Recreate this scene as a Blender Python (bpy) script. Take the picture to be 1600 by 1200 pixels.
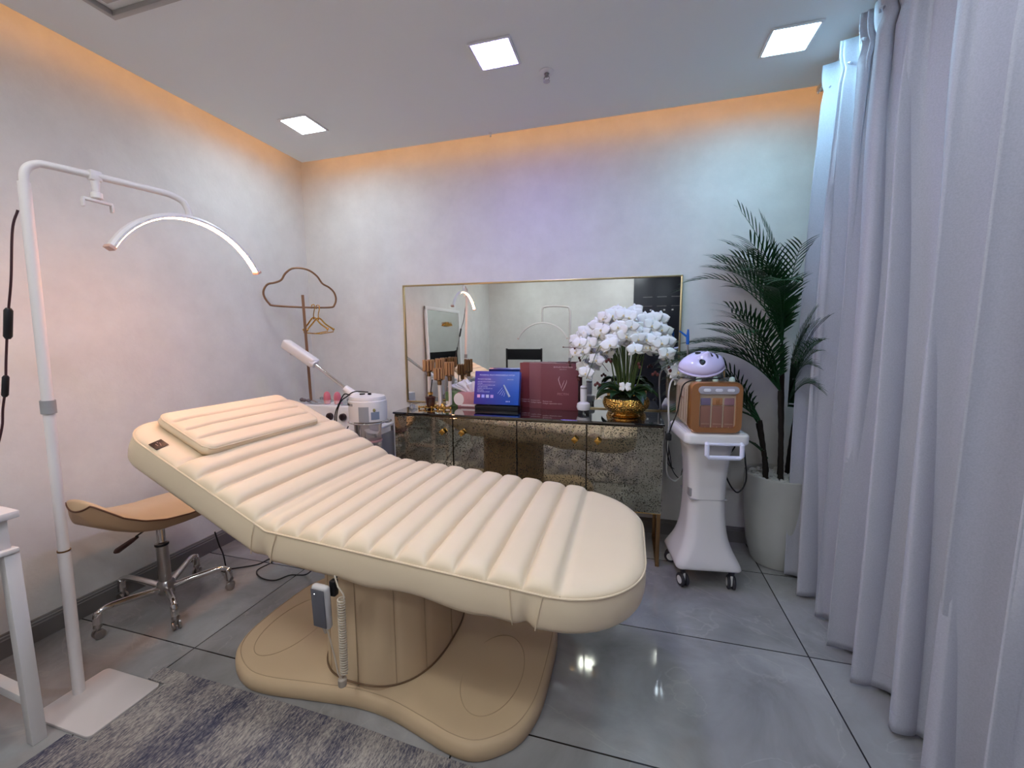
import bpy, bmesh, math, random
from math import sin, cos, pi, radians, sqrt, atan2, exp
from mathutils import Vector, Matrix, noise
random.seed(7)
for o in list(bpy.data.objects): bpy.data.objects.remove(o, do_unlink=True)
SC = bpy.context.scene
COL = SC.collection

# ------------------------------------------------------------------ camera
def make_camera():
    f, pit, yaw, roll = 647.2, .11273, .27693, -.008458
    fw = Vector((-sin(yaw)*cos(pit), cos(yaw)*cos(pit), -sin(pit)))
    rt = Vector((cos(yaw), sin(yaw), 0))
    up = rt.cross(fw)
    c, s = cos(roll), sin(roll)
    r2 = c*rt + s*up
    u2 = -s*rt + c*up
    cd = bpy.data.cameras.new('camera')
    cd.sensor_fit = 'HORIZONTAL'; cd.sensor_width = 36; cd.lens = f/1600*36
    cd.clip_start = .02; cd.clip_end = 50
    o = bpy.data.objects.new('camera', cd); COL.objects.link(o)
    m = Matrix((( r2.x, u2.x, -fw.x, 0), (r2.y, u2.y, -fw.y, 0), (r2.z, u2.z, -fw.z, 1.26), (0, 0, 0, 1)))
    o.matrix_world = m
    SC.camera = o
make_camera()
# ------------------------------------------------------------------ world, exposure
W = bpy.data.worlds.new('world'); SC.world = W; W.use_nodes = True
W.node_tree.nodes['Background'].inputs[0].default_value = (.75, .8, .9, 1)
W.node_tree.nodes['Background'].inputs[1].default_value = .15
SC.view_settings.view_transform = 'Standard'; SC.view_settings.look = 'None'
SC.view_settings.gamma = 1; SC.view_settings.use_curve_mapping = False
SC.view_settings.exposure = 0.0
P_LEFT, P_MID, P_RIGHT, P_REAR = 64, 84, 74, 94         # ceiling panels (emission strength); P_REAR also feeds the added fill panels
COVE_E, MOON_E = .78, 120

# ------------------------------------------------------------------ colours and materials
def lin(c):
    return tuple(((x/255)/12.92 if x/255 <= .04045 else ((x/255+.055)/1.055)**2.4) for x in c)
def rgba(c): return (*lin(c), 1)
MATS = {}
def mat(name, col=(200, 200, 200), rough=.5, metal=0, spec=.5, trans=0, emit=None, estr=0, coat=0, ior=1.45, bump=None, vary=None, alpha=1, sheen=0, sss=0):
    """bump=(scale, strength, distance); vary=(scale, other colour, low, high)"""
    if name in MATS: return MATS[name]
    m = bpy.data.materials.new(name); m.use_nodes = True
    nt = m.node_tree; b = nt.nodes['Principled BSDF']
    b.inputs['Base Color'].default_value = rgba(col)
    b.inputs['Roughness'].default_value = rough
    b.inputs['Metallic'].default_value = metal
    b.inputs['Specular IOR Level'].default_value = spec
    b.inputs['Transmission Weight'].default_value = trans
    b.inputs['IOR'].default_value = ior
    b.inputs['Coat Weight'].default_value = coat
    b.inputs['Alpha'].default_value = alpha
    if sheen: b.inputs['Sheen Weight'].default_value = sheen
    if sss:
        b.inputs['Subsurface Weight'].default_value = sss
        b.inputs['Subsurface Radius'].default_value = (.02, .02, .02)
    if emit:
        b.inputs['Emission Color'].default_value = rgba(emit)
        b.inputs['Emission Strength'].default_value = estr
    tc = nt.nodes.new('ShaderNodeTexCoord')
    if vary:
        n = nt.nodes.new('ShaderNodeTexNoise'); n.inputs['Scale'].default_value = vary[0]; n.inputs['Detail'].default_value = 6
        r = nt.nodes.new('ShaderNodeValToRGB')
        r.color_ramp.elements[0].position = vary[2]; r.color_ramp.elements[0].color = rgba(col)
        r.color_ramp.elements[1].position = vary[3]; r.color_ramp.elements[1].color = rgba(vary[1])
        nt.links.new(tc.outputs['Object'], n.inputs['Vector']); nt.links.new(n.outputs['Fac'], r.inputs['Fac'])
        nt.links.new(r.outputs['Color'], b.inputs['Base Color'])
    if bump:
        n = nt.nodes.new('ShaderNodeTexNoise'); n.inputs['Scale'].default_value = bump[0]; n.inputs['Detail'].default_value = 4
        bp = nt.nodes.new('ShaderNodeBump'); bp.inputs['Strength'].default_value = bump[1]; bp.inputs['Distance'].default_value = bump[2]
        nt.links.new(tc.outputs['Object'], n.inputs['Vector']); nt.links.new(n.outputs['Fac'], bp.inputs['Height'])
        nt.links.new(bp.outputs['Normal'], b.inputs['Normal'])
    MATS[name] = m
    return m
def emitter(name, col, s):
    m = bpy.data.materials.new(name); m.use_nodes = True; nt = m.node_tree
    nt.nodes.remove(nt.nodes['Principled BSDF'])
    e = nt.nodes.new('ShaderNodeEmission'); e.inputs[0].default_value = rgba(col); e.inputs[1].default_value = s
    nt.links.new(e.outputs[0], nt.nodes['Material Output'].inputs[0])
    return m

# ------------------------------------------------------------------ mesh builder
class B:
    def __init__(s): s.v = []; s.f = []; s.m = []
    def add(s, v, f, mi=0):
        k = len(s.v); s.v += [tuple(p) for p in v]; s.f += [tuple(i+k for i in q) for q in f]; s.m += [mi]*len(f); return s
    def box(s, c, d, bev=0, rot=None, mi=0, seg=2):
        bm = bmesh.new(); bmesh.ops.create_cube(bm, size=1)
        for v in bm.verts: v.co = Vector((v.co.x*d[0], v.co.y*d[1], v.co.z*d[2]))
        if bev: bmesh.ops.bevel(bm, geom=list(bm.edges), offset=min(bev, min(d)*.49), segments=seg, affect='EDGES', profile=.5)
        M = Matrix.Translation(c) @ (rot.to_4x4() if rot is not None else Matrix())
        bm.verts.index_update()
        s.add([M @ v.co for v in bm.verts], [[v.index for v in f.verts] for f in bm.faces], mi); bm.free(); return s
    def tube(s, pts, r, n=10, closed=False, mi=0, cap=True, flat=None):
        pts = [Vector(p) for p in pts]; N = len(pts)
        rs = r if isinstance(r, (list, tuple)) else [r]*N
        T = []
        for i in range(N):
            a = pts[(i-1) % N] if (closed or i > 0) else pts[i]
            b = pts[(i+1) % N] if (closed or i < N-1) else pts[i]
            t = (b-a); T.append(t.normalized() if t.length > 1e-9 else Vector((0, 0, 1)))
        up = Vector((0, 0, 1)) if abs(T[0].z) < .9 else Vector((1, 0, 0))
        u = (up - T[0]*up.dot(T[0])).normalized(); V = []
        for i in range(N):
            u = (u - T[i]*u.dot(T[i]))
            u = u.normalized() if u.length > 1e-6 else Vector((1, 0, 0))
            w = T[i].cross(u)
            fl = flat or 1
            for k in range(n):
                a = 2*pi*k/n; V.append(pts[i] + (u*cos(a)*fl + w*sin(a))*rs[i])
        F = []
        for i in range(N if closed else N-1):
            for k in range(n):
                a = i*n+k; b = i*n+(k+1) % n; j = (i+1) % N
                F.append((a, b, j*n+(k+1) % n, j*n+k))
        if cap and not closed: F.append(tuple(range(n))[::-1]); F.append(tuple((N-1)*n+k for k in range(n)))
        return s.add(V, F, mi)
    def lathe(s, prof, c=(0, 0, 0), n=32, mi=0, rot=None, sx=1, sy=1):
        M = Matrix.Translation(c) @ (rot.to_4x4() if rot is not None else Matrix())
        V = []; F = []
        for r, z in prof:
            for k in range(n):
                a = 2*pi*k/n; V.append(M @ Vector((max(r, 1e-5)*cos(a)*sx, max(r, 1e-5)*sin(a)*sy, z)))
        for i in range(len(prof)-1):
            for k in range(n): F.append((i*n+k, i*n+(k+1) % n, (i+1)*n+(k+1) % n, (i+1)*n+k))
        if prof[0][0] > 1e-4: F.append(tuple(range(n))[::-1])
        if prof[-1][0] > 1e-4: F.append(tuple((len(prof)-1)*n+k for k in range(n)))
        return s.add(V, F, mi)
    def prism(s, out, z0, z1, bev=0, mi=0, M=None):
        """plan outline (counter-clockwise) extruded in z with rounded top and bottom edges"""
        n = len(out); rows = []
        if bev:
            k = 3
            for i in range(k+1):
                a = pi/2*i/k; rows.append((z0+bev*(1-sin(a)), bev*(1-cos(a))))
            rows = [(z0+bev*(1-sin(pi/2*i/k)), bev*(1-cos(pi/2*i/k))) for i in range(k, -1, -1)]
            rows = [(z0 + bev*(1-sin(pi/2*i/k)), bev*(1-cos(pi/2*i/k))) for i in range(k, -1, -1)][::1]
            rows = [(z0 + bev*(1-cos(pi/2*i/k)), bev*(1-sin(pi/2*i/k))) for i in range(k+1)]
            rows += [(z1 - bev*(1-cos(pi/2*i/k)), bev*(1-sin(pi/2*i/k))) for i in range(k, -1, -1)]
        else: rows = [(z0, 0), (z1, 0)]
        V = []
        for z, ins in rows:
            for i in range(n):
                p = Vector(out[i]); a = Vector(out[i-1]); b = Vector(out[(i+1) % n])
                t = (b-a).normalized() if (b-a).length > 1e-9 else Vector((1, 0))
                nn = Vector((-t.y, t.x)); q = p + nn*ins
                V.append(Vector((q.x, q.y, z)))
        F = []
        for r in range(len(rows)-1):
            for i in range(n): F.append((r*n+i, r*n+(i+1) % n, (r+1)*n+(i+1) % n, (r+1)*n+i))
        F.append(tuple(range(n))[::-1]); F.append(tuple((len(rows)-1)*n+i for i in range(n)))
        if M: V = [M @ v for v in V]
        return s.add(V, F, mi)
    def ball(s, c, r, n=16, m=10, mi=0, rot=None):
        r = r if isinstance(r, (tuple, list)) else (r, r, r)
        M = Matrix.Translation(c) @ (rot.to_4x4() if rot is not None else Matrix())
        V = [M @ Vector((0, 0, -r[2]))]; F = []
        for i in range(1, m):
            p = -pi/2 + pi*i/m
            for k in range(n):
                a = 2*pi*k/n; V.append(M @ Vector((r[0]*cos(p)*cos(a), r[1]*cos(p)*sin(a), r[2]*sin(p))))
        V.append(M @ Vector((0, 0, r[2])))
        for k in range(n): F.append((0, 1+(k+1) % n, 1+k)); F.append((len(V)-1, 1+(m-2)*n+k, 1+(m-2)*n+(k+1) % n))
        for i in range(m-2):
            for k in range(n): F.append((1+i*n+k, 1+i*n+(k+1) % n, 1+(i+1)*n+(k+1) % n, 1+(i+1)*n+k))
        return s.add(V, F, mi)
    def grid(s, fn, nu, nv, mi=0, cu=False):
        V = [fn(i/(nu if cu else nu), j/nv) for i in range(nu+(0 if cu else 1)) for j in range(nv+1)]
        F = []; U = nu
        R = nu if cu else nu+1
        for i in range(nu):
            for j in range(nv):
                a = i*(nv+1)+j; b = ((i+1) % R)*(nv+1)+j; F.append((a, b, b+1, a+1))
        return s.add(V, F, mi)

FR = {}
def obj(name, b, mats, parent=None, sharp=35, local=False, solid=0):
    """one mesh object; coordinates are given in the room and brought into the parent's frame"""
    me = bpy.data.meshes.new(name)
    V = b.v
    if parent is not None and not local:
        I = FR[parent.name].inverted(); V = [I @ Vector(p) for p in V]
    me.from_pydata([tuple(p) for p in V], [], b.f)
    ms = mats if isinstance(mats, (list, tuple)) else [mats]
    for m in ms: me.materials.append(m)
    for p, k in zip(me.polygons, b.m): p.material_index = k; p.use_smooth = True
    me.validate(); me.update()
    bm = bmesh.new(); bm.from_mesh(me); bmesh.ops.recalc_face_normals(bm, faces=bm.faces); bm.to_mesh(me); bm.free()
    if sharp: me.set_sharp_from_angle(angle=radians(sharp))
    o = bpy.data.objects.new(name, me); COL.objects.link(o)
    if parent is not None:
        o.parent = parent; FR[o.name] = FR[parent.name]
    else: FR[o.name] = Matrix()
    if solid:
        md = o.modifiers.new('thickness', 'SOLIDIFY'); md.thickness = solid; md.offset = 0
    return o
def tag(o, label, cat, group=None):
    o['label'] = label; o['category'] = cat
    if group: o['group'] = group
    return o
def thing(name, loc, label, cat, rz=0, group=None):
    o = bpy.data.objects.new(name, None); COL.objects.link(o)
    o.location = loc; o.rotation_euler = (0, 0, rz); o.empty_display_size = .1
    FR[o.name] = Matrix.Translation(loc) @ Matrix.Rotation(rz, 4, 'Z')
    return tag(o, label, cat, group)
def F(o): return FR[o.name]
def struct(o): o['kind'] = 'structure'; return o
def lab(o, s): o['label'] = s; return o
def dup(root, loc, rz, label, group=None):
    r = root.copy(); COL.objects.link(r); r.location = loc; r.rotation_euler = (0, 0, rz); r['label'] = label
    if group: r['group'] = group
    for ch in list(root.children):
        c = ch.copy(); COL.objects.link(c); c.parent = r
        for g in list(ch.children):
            d = g.copy(); COL.objects.link(d); d.parent = c
    return r
def spline(pts, n=8, closed=False):
    P = [Vector(p) for p in pts]; N = len(P); out = []
    for i in range(N if closed else N-1):
        p0 = P[(i-1) % N] if closed or i > 0 else P[0]*2-P[1]
        p1 = P[i]; p2 = P[(i+1) % N]
        p3 = P[(i+2) % N] if closed or i+2 < N else P[-1]*2-P[-2]
        for k in range(n):
            t = k/n
            out.append(.5*((2*p1)+(p2-p0)*t+(2*p0-5*p1+4*p2-p3)*t*t+(3*p1-p0-3*p2+p3)*t**3))
    if not closed: out.append(P[-1])
    return out
def rrect(cx, cy, w, h, r, k=6):
    o = []
    for (sx, sy, a0) in ((1, 1, 0), (-1, 1, 90), (-1, -1, 180), (1, -1, 270)):
        for i in range(k+1):
            a = radians(a0+90*i/k); o.append((cx+sx*(w/2-r)+r*cos(a), cy+sy*(h/2-r)+r*sin(a)))
    return o
def text(name, s, size, origin, xd, yd, m, parent, align='LEFT', wide=1):
    cu = bpy.data.curves.new('t', 'FONT'); cu.body = s; cu.size = size; cu.align_x = align; cu.extrude = .0002
    t = bpy.data.objects.new('t', cu); COL.objects.link(t)
    dg = bpy.context.evaluated_depsgraph_get(); me = bpy.data.meshes.new_from_object(t.evaluated_get(dg))
    bpy.data.objects.remove(t); bpy.data.curves.remove(cu)
    X = Vector(xd).normalized(); Y = Vector(yd).normalized(); Z = X.cross(Y); O = Vector(origin)
    b = B(); b.add([O+X*v.co.x*wide+Y*v.co.y+Z*v.co.z for v in me.vertices], [list(p.vertices) for p in me.polygons])
    bpy.data.meshes.remove(me)
    return obj(name, b, m, parent, sharp=0)
def smooth(a, b, x):
    t = min(max((x-a)/(b-a), 0), 1); return t*t*(3-2*t)

# ------------------------------------------------------------------ common materials
M_white = mat('white_enamel', (228, 226, 224), .35)
M_whitepl = mat('white_plastic', (232, 231, 232), .28, coat=.3)
M_cream = mat('cream_leather', (226, 205, 174), .42, spec=.35, bump=(420, .12, .001), vary=(3, (220, 199, 168), .3, .7))
M_cream_d = mat('beige_leather', (205, 178, 143), .5, spec=.35, bump=(420, .14, .001), vary=(3, (198, 171, 137), .3, .7))
M_pipe = mat('cream_piping', (214, 192, 160), .45)
M_seam = mat('seam_thread', (176, 150, 118), .6)
M_chrome = mat('chrome', (215, 212, 210), .12, 1)
M_steel = mat('brushed_steel', (178, 172, 168), .28, 1)
M_gold = mat('polished_gold', (226, 178, 92), .18, 1)
M_brass = mat('antique_brass', (150, 118, 82), .35, 1)
M_black = mat('black_plastic', (18, 18, 20), .4)
M_cord = mat('black_cord', (20, 18, 20), .5)
M_darkcord = mat('brown_cord', (58, 30, 36), .5)
M_grey = mat('grey_plastic', (150, 148, 148), .4)
M_ink = mat('dark_ink', (60, 58, 62), .6)
M_rubber = mat('dark_rubber', (50, 48, 54), .6)

# ================================================================== SETTING
XL, YB, XR, YR, HC, HU = -2.39, 2.70, 1.30, -1.6, 2.50, 2.66
def wall_mat():
    m = bpy.data.materials.new('textured_wallpaper'); m.use_nodes = True; nt = m.node_tree; b = nt.nodes['Principled BSDF']
    b.inputs['Roughness'].default_value = .62; b.inputs['Specular IOR Level'].default_value = .35
    tc = nt.nodes.new('ShaderNodeTexCoord')
    n = nt.nodes.new('ShaderNodeTexNoise'); n.inputs['Scale'].default_value = 6; n.inputs['Detail'].default_value = 8; n.inputs['Roughness'].default_value = .65
    r = nt.nodes.new('ShaderNodeValToRGB'); r.color_ramp.elements[0].position = .3; r.color_ramp.elements[1].position = .75
    r.color_ramp.elements[0].color = rgba((212, 208, 203)); r.color_ramp.elements[1].color = rgba((225, 222, 217))
    n2 = nt.nodes.new('ShaderNodeTexNoise'); n2.inputs['Scale'].default_value = 70; n2.inputs['Detail'].default_value = 5
    bp = nt.nodes.new('ShaderNodeBump'); bp.inputs['Strength'].default_value = .22; bp.inputs['Distance'].default_value = .003
    L = nt.links.new
    L(tc.outputs['Object'], n.inputs['Vector']); L(n.outputs['Fac'], r.inputs['Fac']); L(r.outputs['Color'], b.inputs['Base Color'])
    L(tc.outputs['Object'], n2.inputs['Vector']); L(n2.outputs['Fac'], bp.inputs['Height']); L(bp.outputs['Normal'], b.inputs['Normal'])
    return m
M_wall = wall_mat()
M_ceil = mat('ceiling_paint', (232, 234, 233), .7, bump=(160, .12, .002))
def floor_mat():
    m = bpy.data.materials.new('polished_grey_marble_tile'); m.use_nodes = True; nt = m.node_tree; b = nt.nodes['Principled BSDF']; L = nt.links.new
    tc = nt.nodes.new('ShaderNodeTexCoord')
    mp = nt.nodes.new('ShaderNodeMapping'); mp.inputs['Location'].default_value = (.495, -.55, 0)   # joints at x=.705+1.2k, y=1.153+.603k
    br = nt.nodes.new('ShaderNodeTexBrick'); br.offset = 0; br.squash = 1
    br.inputs['Scale'].default_value = 1; br.inputs['Mortar Size'].default_value = .0028; br.inputs['Mortar Smooth'].default_value = .1
    br.inputs['Brick Width'].default_value = 1.2; br.inputs['Row Height'].default_value = .603; br.inputs['Bias'].default_value = 0
    br.inputs['Color1'].default_value = (0, 0, 0, 1); br.inputs['Color2'].default_value = (1, 1, 1, 1); br.inputs['Mortar'].default_value = (.5, .5, .5, 1)
    L(tc.outputs['Object'], mp.inputs['Vector']); L(mp.outputs['Vector'], br.inputs['Vector'])
    # cloudy stone
    add = nt.nodes.new('ShaderNodeVectorMath'); add.operation = 'MULTIPLY_ADD'; add.inputs[1].default_value = (7, 3, 0)
    L(br.outputs['Color'], add.inputs[0]); L(tc.outputs['Object'], add.inputs[2])
    n = nt.nodes.new('ShaderNodeTexNoise'); n.inputs['Scale'].default_value = 2.6; n.inputs['Detail'].default_value = 9; n.inputs['Roughness'].default_value = .62; n.inputs['Distortion'].default_value = .6
    L(add.outputs[0], n.inputs['Vector'])
    r = nt.nodes.new('ShaderNodeValToRGB'); e = r.color_ramp.elements
    e[0].position = .3; e[0].color = rgba((128, 125, 124)); e[1].position = .72; e[1].color = rgba((166, 164, 163))
    L(n.outputs['Fac'], r.inputs['Fac'])
    # thin veins
    n2 = nt.nodes.new('ShaderNodeTexNoise'); n2.inputs['Scale'].default_value = 1.9; n2.inputs['Detail'].default_value = 7; n2.inputs['Distortion'].default_value = 1.4
    L(add.outputs[0], n2.inputs['Vector'])
    r2 = nt.nodes.new('ShaderNodeValToRGB'); q = r2.color_ramp.elements
    q[0].position = .492; q[0].color = (0, 0, 0, 1); q[1].position = .5; q[1].color = (1, 1, 1, 1); z = q.new(.508); z.color = (0, 0, 0, 1)
    L(n2.outputs['Fac'], r2.inputs['Fac'])
    sc = nt.nodes.new('ShaderNodeMath'); sc.operation = 'MULTIPLY'; sc.inputs[1].default_value = .35; L(r2.outputs['Color'], sc.inputs[0])
    mx = nt.nodes.new('ShaderNodeMixRGB'); mx.inputs[2].default_value = rgba((176, 171, 165)); L(sc.outputs[0], mx.inputs[0]); L(r.outputs['Color'], mx.inputs[1])
    mg = nt.nodes.new('ShaderNodeMixRGB'); mg.inputs[2].default_value = rgba((26, 25, 27)); L(br.outputs['Fac'], mg.inputs[0]); L(mx.outputs[0], mg.inputs[1])
    L(mg.outputs[0], b.inputs['Base Color'])
    n3 = nt.nodes.new('ShaderNodeTexNoise'); n3.inputs['Scale'].default_value = 5; n3.inputs['Detail'].default_value = 4; L(tc.outputs['Object'], n3.inputs['Vector'])
    mr = nt.nodes.new('ShaderNodeMapRange'); mr.inputs[3].default_value = .03; mr.inputs[4].default_value = .07; L(n3.outputs['Fac'], mr.inputs[0])
    L(mr.outputs[0], b.inputs['Roughness']); b.inputs['Specular IOR Level'].default_value = .6
    bp = nt.nodes.new('ShaderNodeBump'); bp.inputs['Strength'].default_value = .15; bp.inputs['Distance'].default_value = .001; bp.invert = True
    L(br.outputs['Fac'], bp.inputs['Height']); L(bp.outputs['Normal'], b.inputs['Normal'])
    return m
struct(obj('floor', B().box(((XL+XR)/2, (YB+YR)/2, -.05), (XR-XL+.4, YB-YR+.4, .1)), floor_mat()))
struct(obj('wall_left', B().box((XL-.05, (YB+YR)/2, HU/2), (.1, YB-YR+.2, HU)), M_wall))
struct(obj('wall_back', B().box(((XL+XR)/2, YB+.05, HU/2), (XR-XL+.2, .1, HU)), M_wall))
struct(obj('wall_right', B().box((XR+.05, (YB+YR)/2, HU/2), (.1, YB-YR+.2, HU)), M_wall))
struct(obj('wall_rear', B().box(((XL+XR)/2, YR-.05, HU/2), (XR-XL+.2, .1, HU)), M_wall))
GX, GY = -2.262, 2.570                                     # edges of the dropped ceiling
struct(obj('ceiling', B().box(((GX+XR)/2, (GY+YR)/2, HC+.03), (XR-GX, GY-YR, .06)), M_ceil))
struct(obj('ceiling_upper', B().box(((XL+XR)/2, (YB+YR)/2, HU+.04), (XR-XL+.2, YB-YR+.2, .08)), M_ceil))
# baseboards: grey, with a moulded top
M_base = mat('grey_baseboard', (112, 107, 104), .45)
def baseboard(name, a, b_, nx, ny):
    prof = [(0, 0), (.014, 0), (.014, .072), (.011, .076), (.011, .084), (.007, .088), (.006, .094), (0, .096)]
    V = []; n = len(prof)
    for p in (a, b_):
        for d, z in prof: V.append((p[0]+nx*d, p[1]+ny*d, z))
    Fs = [(i, (i+1) % n, n+(i+1) % n, n+i) for i in range(n)] + [tuple(range(n)), tuple(range(n, 2*n))]
    struct(obj(name, B().add(V, Fs), M_base, sharp=20))
baseboard('baseboard_left', (XL, YR), (XL, YB), 1, 0)
baseboard('baseboard_back', (XL+.014, YB), (XR, YB), 0, -1)
baseboard('baseboard_rear', (XL+.014, YR), (.02, YR), 0, 1)
# warm LED strips clipped to the edge of the dropped ceiling
M_cove = emitter('warm_led', (255, 184, 112), COVE_E*10)
s1 = B().box((GX-.005, (GY+YR)/2, HC+.03), (.008, GY-YR, .012))
tag(obj('led_strip', s1, M_cove), 'warm LED strip hidden in the ceiling recess along the left wall', 'LED strip')
s2 = B().box(((GX+XR)/2, GY+.005, HC+.03), (XR-GX, .008, .012))
tag(obj('led_strip', s2, M_cove), 'warm LED strip hidden in the ceiling recess along the back wall', 'LED strip')

# ceiling panels
def ceiling_light(x, y, strength, col, label, rz=0):
    t = thing('ceiling_light', (x, y, HC), label, 'ceiling light', rz, 'recessed square LED panels')
    s = .095
    b = B()
    for (cx, cy, dx, dy) in ((0, s-.006, 2*s, .012), (0, -s+.006, 2*s, .012), (s-.006, 0, .012, 2*s-.024), (-s+.006, 0, .012, 2*s-.024)):
        b.box((cx, cy, -.004), (dx, dy, .008), .002)
    obj('frame', b, M_whitepl, t, local=True)
    obj('diffuser', B().box((0, 0, -.0035), (2*s-.024, 2*s-.024, .004)), emitter('led_panel', col, strength), t, local=True)
ceiling_light(-1.856, 2.14, P_LEFT, (226, 242, 255), 'square recessed ceiling panel light nearest the left corner, leftmost of three')
ceiling_light(-.60, 1.88, P_MID, (144, 134, 255), 'square recessed ceiling panel light with a violet tint, middle of the ceiling')
ceiling_light(.62, 2.15, P_RIGHT, (168, 226, 255), 'square recessed ceiling panel light next to the curtain')
ceiling_light(-.64, 1.17, P_REAR*.9, (234, 242, 252), 'square recessed ceiling panel light above the bed, reflected as a bright square on the tiles')
ceiling_light(.42, 1.05, P_REAR*.55, (226, 240, 255), 'square ceiling fill panel added for brightness beside the curtain, out of the frame above it')  # unseen panel added to brighten the bed, floor and curtain
ceiling_light(-1.5, .1, P_REAR, (244, 246, 246), 'square ceiling fill panel added for brightness over the white desk behind the viewer')  # this and the panels below are unseen, added as fill light
ceiling_light(-.4, .1, P_REAR, (232, 244, 252), 'square ceiling fill panel added for brightness straight above the viewer')
ceiling_light(.45, -.2, P_REAR*.75, (228, 240, 255), 'square ceiling fill panel added for brightness behind the viewer beside the curtain')
ceiling_light(-1.4, -1.0, P_REAR*1.3, (236, 244, 248), 'square ceiling fill panel added for brightness above the black director chair')
ceiling_light(-.1, -1.0, P_REAR*1.3, (236, 244, 252), 'square ceiling fill panel added for brightness in front of the dark wardrobe')
# sprinkler
t = thing('sprinkler', (-.406, 2.07, HC), 'small white ceiling sprinkler right of the middle panel light', 'sprinkler')
obj('escutcheon', B().lathe([(.034, 0), (.034, -.003), (.026, -.008), (.012, -.010), (.012, -.004)], n=28), M_whitepl, t, local=True)
b = B().lathe([(.009, -.008), (.009, -.022), (.004, -.024)], n=14)
for sx in (-1, 1): b.tube([(sx*.008, 0, -.02), (sx*.013, 0, -.03), (sx*.004, 0, -.042)], .002, 6)
obj('frame_arm', b, M_steel, t, local=True)
obj('deflector', B().lathe([(.004, -.04), (.016, -.043), (.016, -.0445), (.002, -.045)], n=20), M_steel, t, local=True)
tag(obj('ceiling_hook', B().lathe([(.008, 0), (.008, -.006), (.003, -.012), (.006, -.02), (.001, -.024)], (-.848, 2.55, HC), 12), M_whitepl), 'tiny white knob at the ceiling edge above the wall mirror', 'ceiling hook')
# air vent
t = thing('ceiling_vent', (-1.63, .96, HC), 'square grey air conditioning vent in the ceiling near the left wall', 'air vent')
b = B()
for k, s in enumerate((.30, .24, .18, .12)):
    z = -.006-.006*k; w = .02
    for (cx, cy, dx, dy) in ((0, s-w/2, 2*s, w), (0, -s+w/2, 2*s, w), (s-w/2, 0, w, 2*s-2*w), (-s+w/2, 0, w, 2*s-2*w)):
        b.box((cx, cy, z if k else -.01), (dx, dy, .008 if k else .02), .002)
obj('louvre', b, mat('vent_grey', (176, 172, 168), .5), t, local=True)
obj('duct_plate', B().box((0, 0, -.002), (.5, .5, .004)), mat('vent_inner', (120, 116, 112), .7), t, local=True)

# dark panelled unit on the rear wall (seen in the mirror)
M_navy = mat('dark_navy_panel', (22, 22, 32), .35)
pnl = thing('panel_cabinet', (.66, YR+.02, 0), 'tall dark navy panelled wardrobe reflected at the right end of the mirror', 'cabinet')
obj('body', B().box((.665, YR+.03, 1.24), (1.25, .06, 2.46), .004), M_navy, pnl)
for x in (.25, .46, .67, .88):
    obj('handle', B().box((x, YR+.065, 1.86), (.14, .01, .006)), M_steel, pnl)
    obj('handle', B().box((x, YR+.065, 1.72), (.14, .01, .004)), M_steel, pnl)
for x in (.30, .50, .62): obj('switch_plate', B().box((x, YR+.064, 1.66), (.025, .008, .02)), M_white, pnl)
# ================================================================== TREATMENT BED
bed = thing('treatment_bed', (-.88, 1.40, 0), 'cream leather electric treatment bed with ribbed mattress and raised backrest', 'treatment bed')
A_, B_ = radians(25.8), radians(4.15)
FX, FZ, YC, HW = -1.108, .649, 1.39, .39
S0, S1 = -.690, 1.172                                   # head end, foot end
def bed_pt(s, y, h):
    """s along the bed from the fold, h above (+) or below (-) the piping level"""
    d1 = Vector((cos(A_), 0, -sin(A_))); d2 = Vector((cos(B_), 0, -sin(B_)))
    P = Vector((FX, 0, FZ)) + (d1*s if s < 0 else d2*s)
    w = smooth(-.16, .16, s); a = A_*(1-w)+B_*w
    N = Vector((sin(a), 0, cos(a)))
    if h < 0 and abs(s) < .16: h *= 1/cos((A_-B_)/2*(1-abs(s)/.16))
    return Vector((P.x+N.x*h, y, P.z+N.z*h))
R0, R1 = .11, .27
def bed_w(s):
    w = HW
    if s < S0+R0: w = HW-R0+sqrt(max(0, R0*R0-(S0+R0-s)**2))
    if s > S1-R1: w = HW-R1+sqrt(max(0, R1*R1-(s-S1+R1)**2))
    return w
GR = [-.405, -.315, -.227, -.137, -.046, .040, .123, .205, .290, .379, .467, .562, .652, .748, .850, .945]
def edge_d(s, y):
    dy = HW-abs(y-YC); dx0 = s-S0; dx1 = S1-s
    d = min(dy, dx0, dx1)
    for (cs, R, on) in ((S0+R0, R0, s < S0+R0), (S1-R1, R1, s > S1-R1)):
        if on and abs(y-YC) > HW-R:
            d = min(d, R-sqrt((s-cs)**2+(abs(y-YC)-(HW-R))**2))
    return max(d, 0)
def top_h(s, y):
    d = edge_d(s, y)
    e = sqrt(max(0, 1-(1-min(d/.052, 1))**2))
    side = smooth(.002, .030, d)
    if s < GR[0] or s > GR[-1]:
        dd = (GR[0]-s) if s < GR[0] else (s-GR[-1])
        puff = .42+.0*dd - .42*exp(-(dd/.008)**2)
        puff = .40*(1-exp(-(dd/.012)**2))
    else:
        k = max(i for i in range(len(GR)) if GR[i] <= s); k = min(k, len(GR)-2)
        f = (s-GR[k])/(GR[k+1]-GR[k]); puff = (1-abs(2*f-1)**3.4)**.60
    n = noise.noise(Vector((s*5, y*5, 1.3)))*.002
    return e*(.011+.008*smooth(0, .3, d)+.026*puff) + n*side
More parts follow.
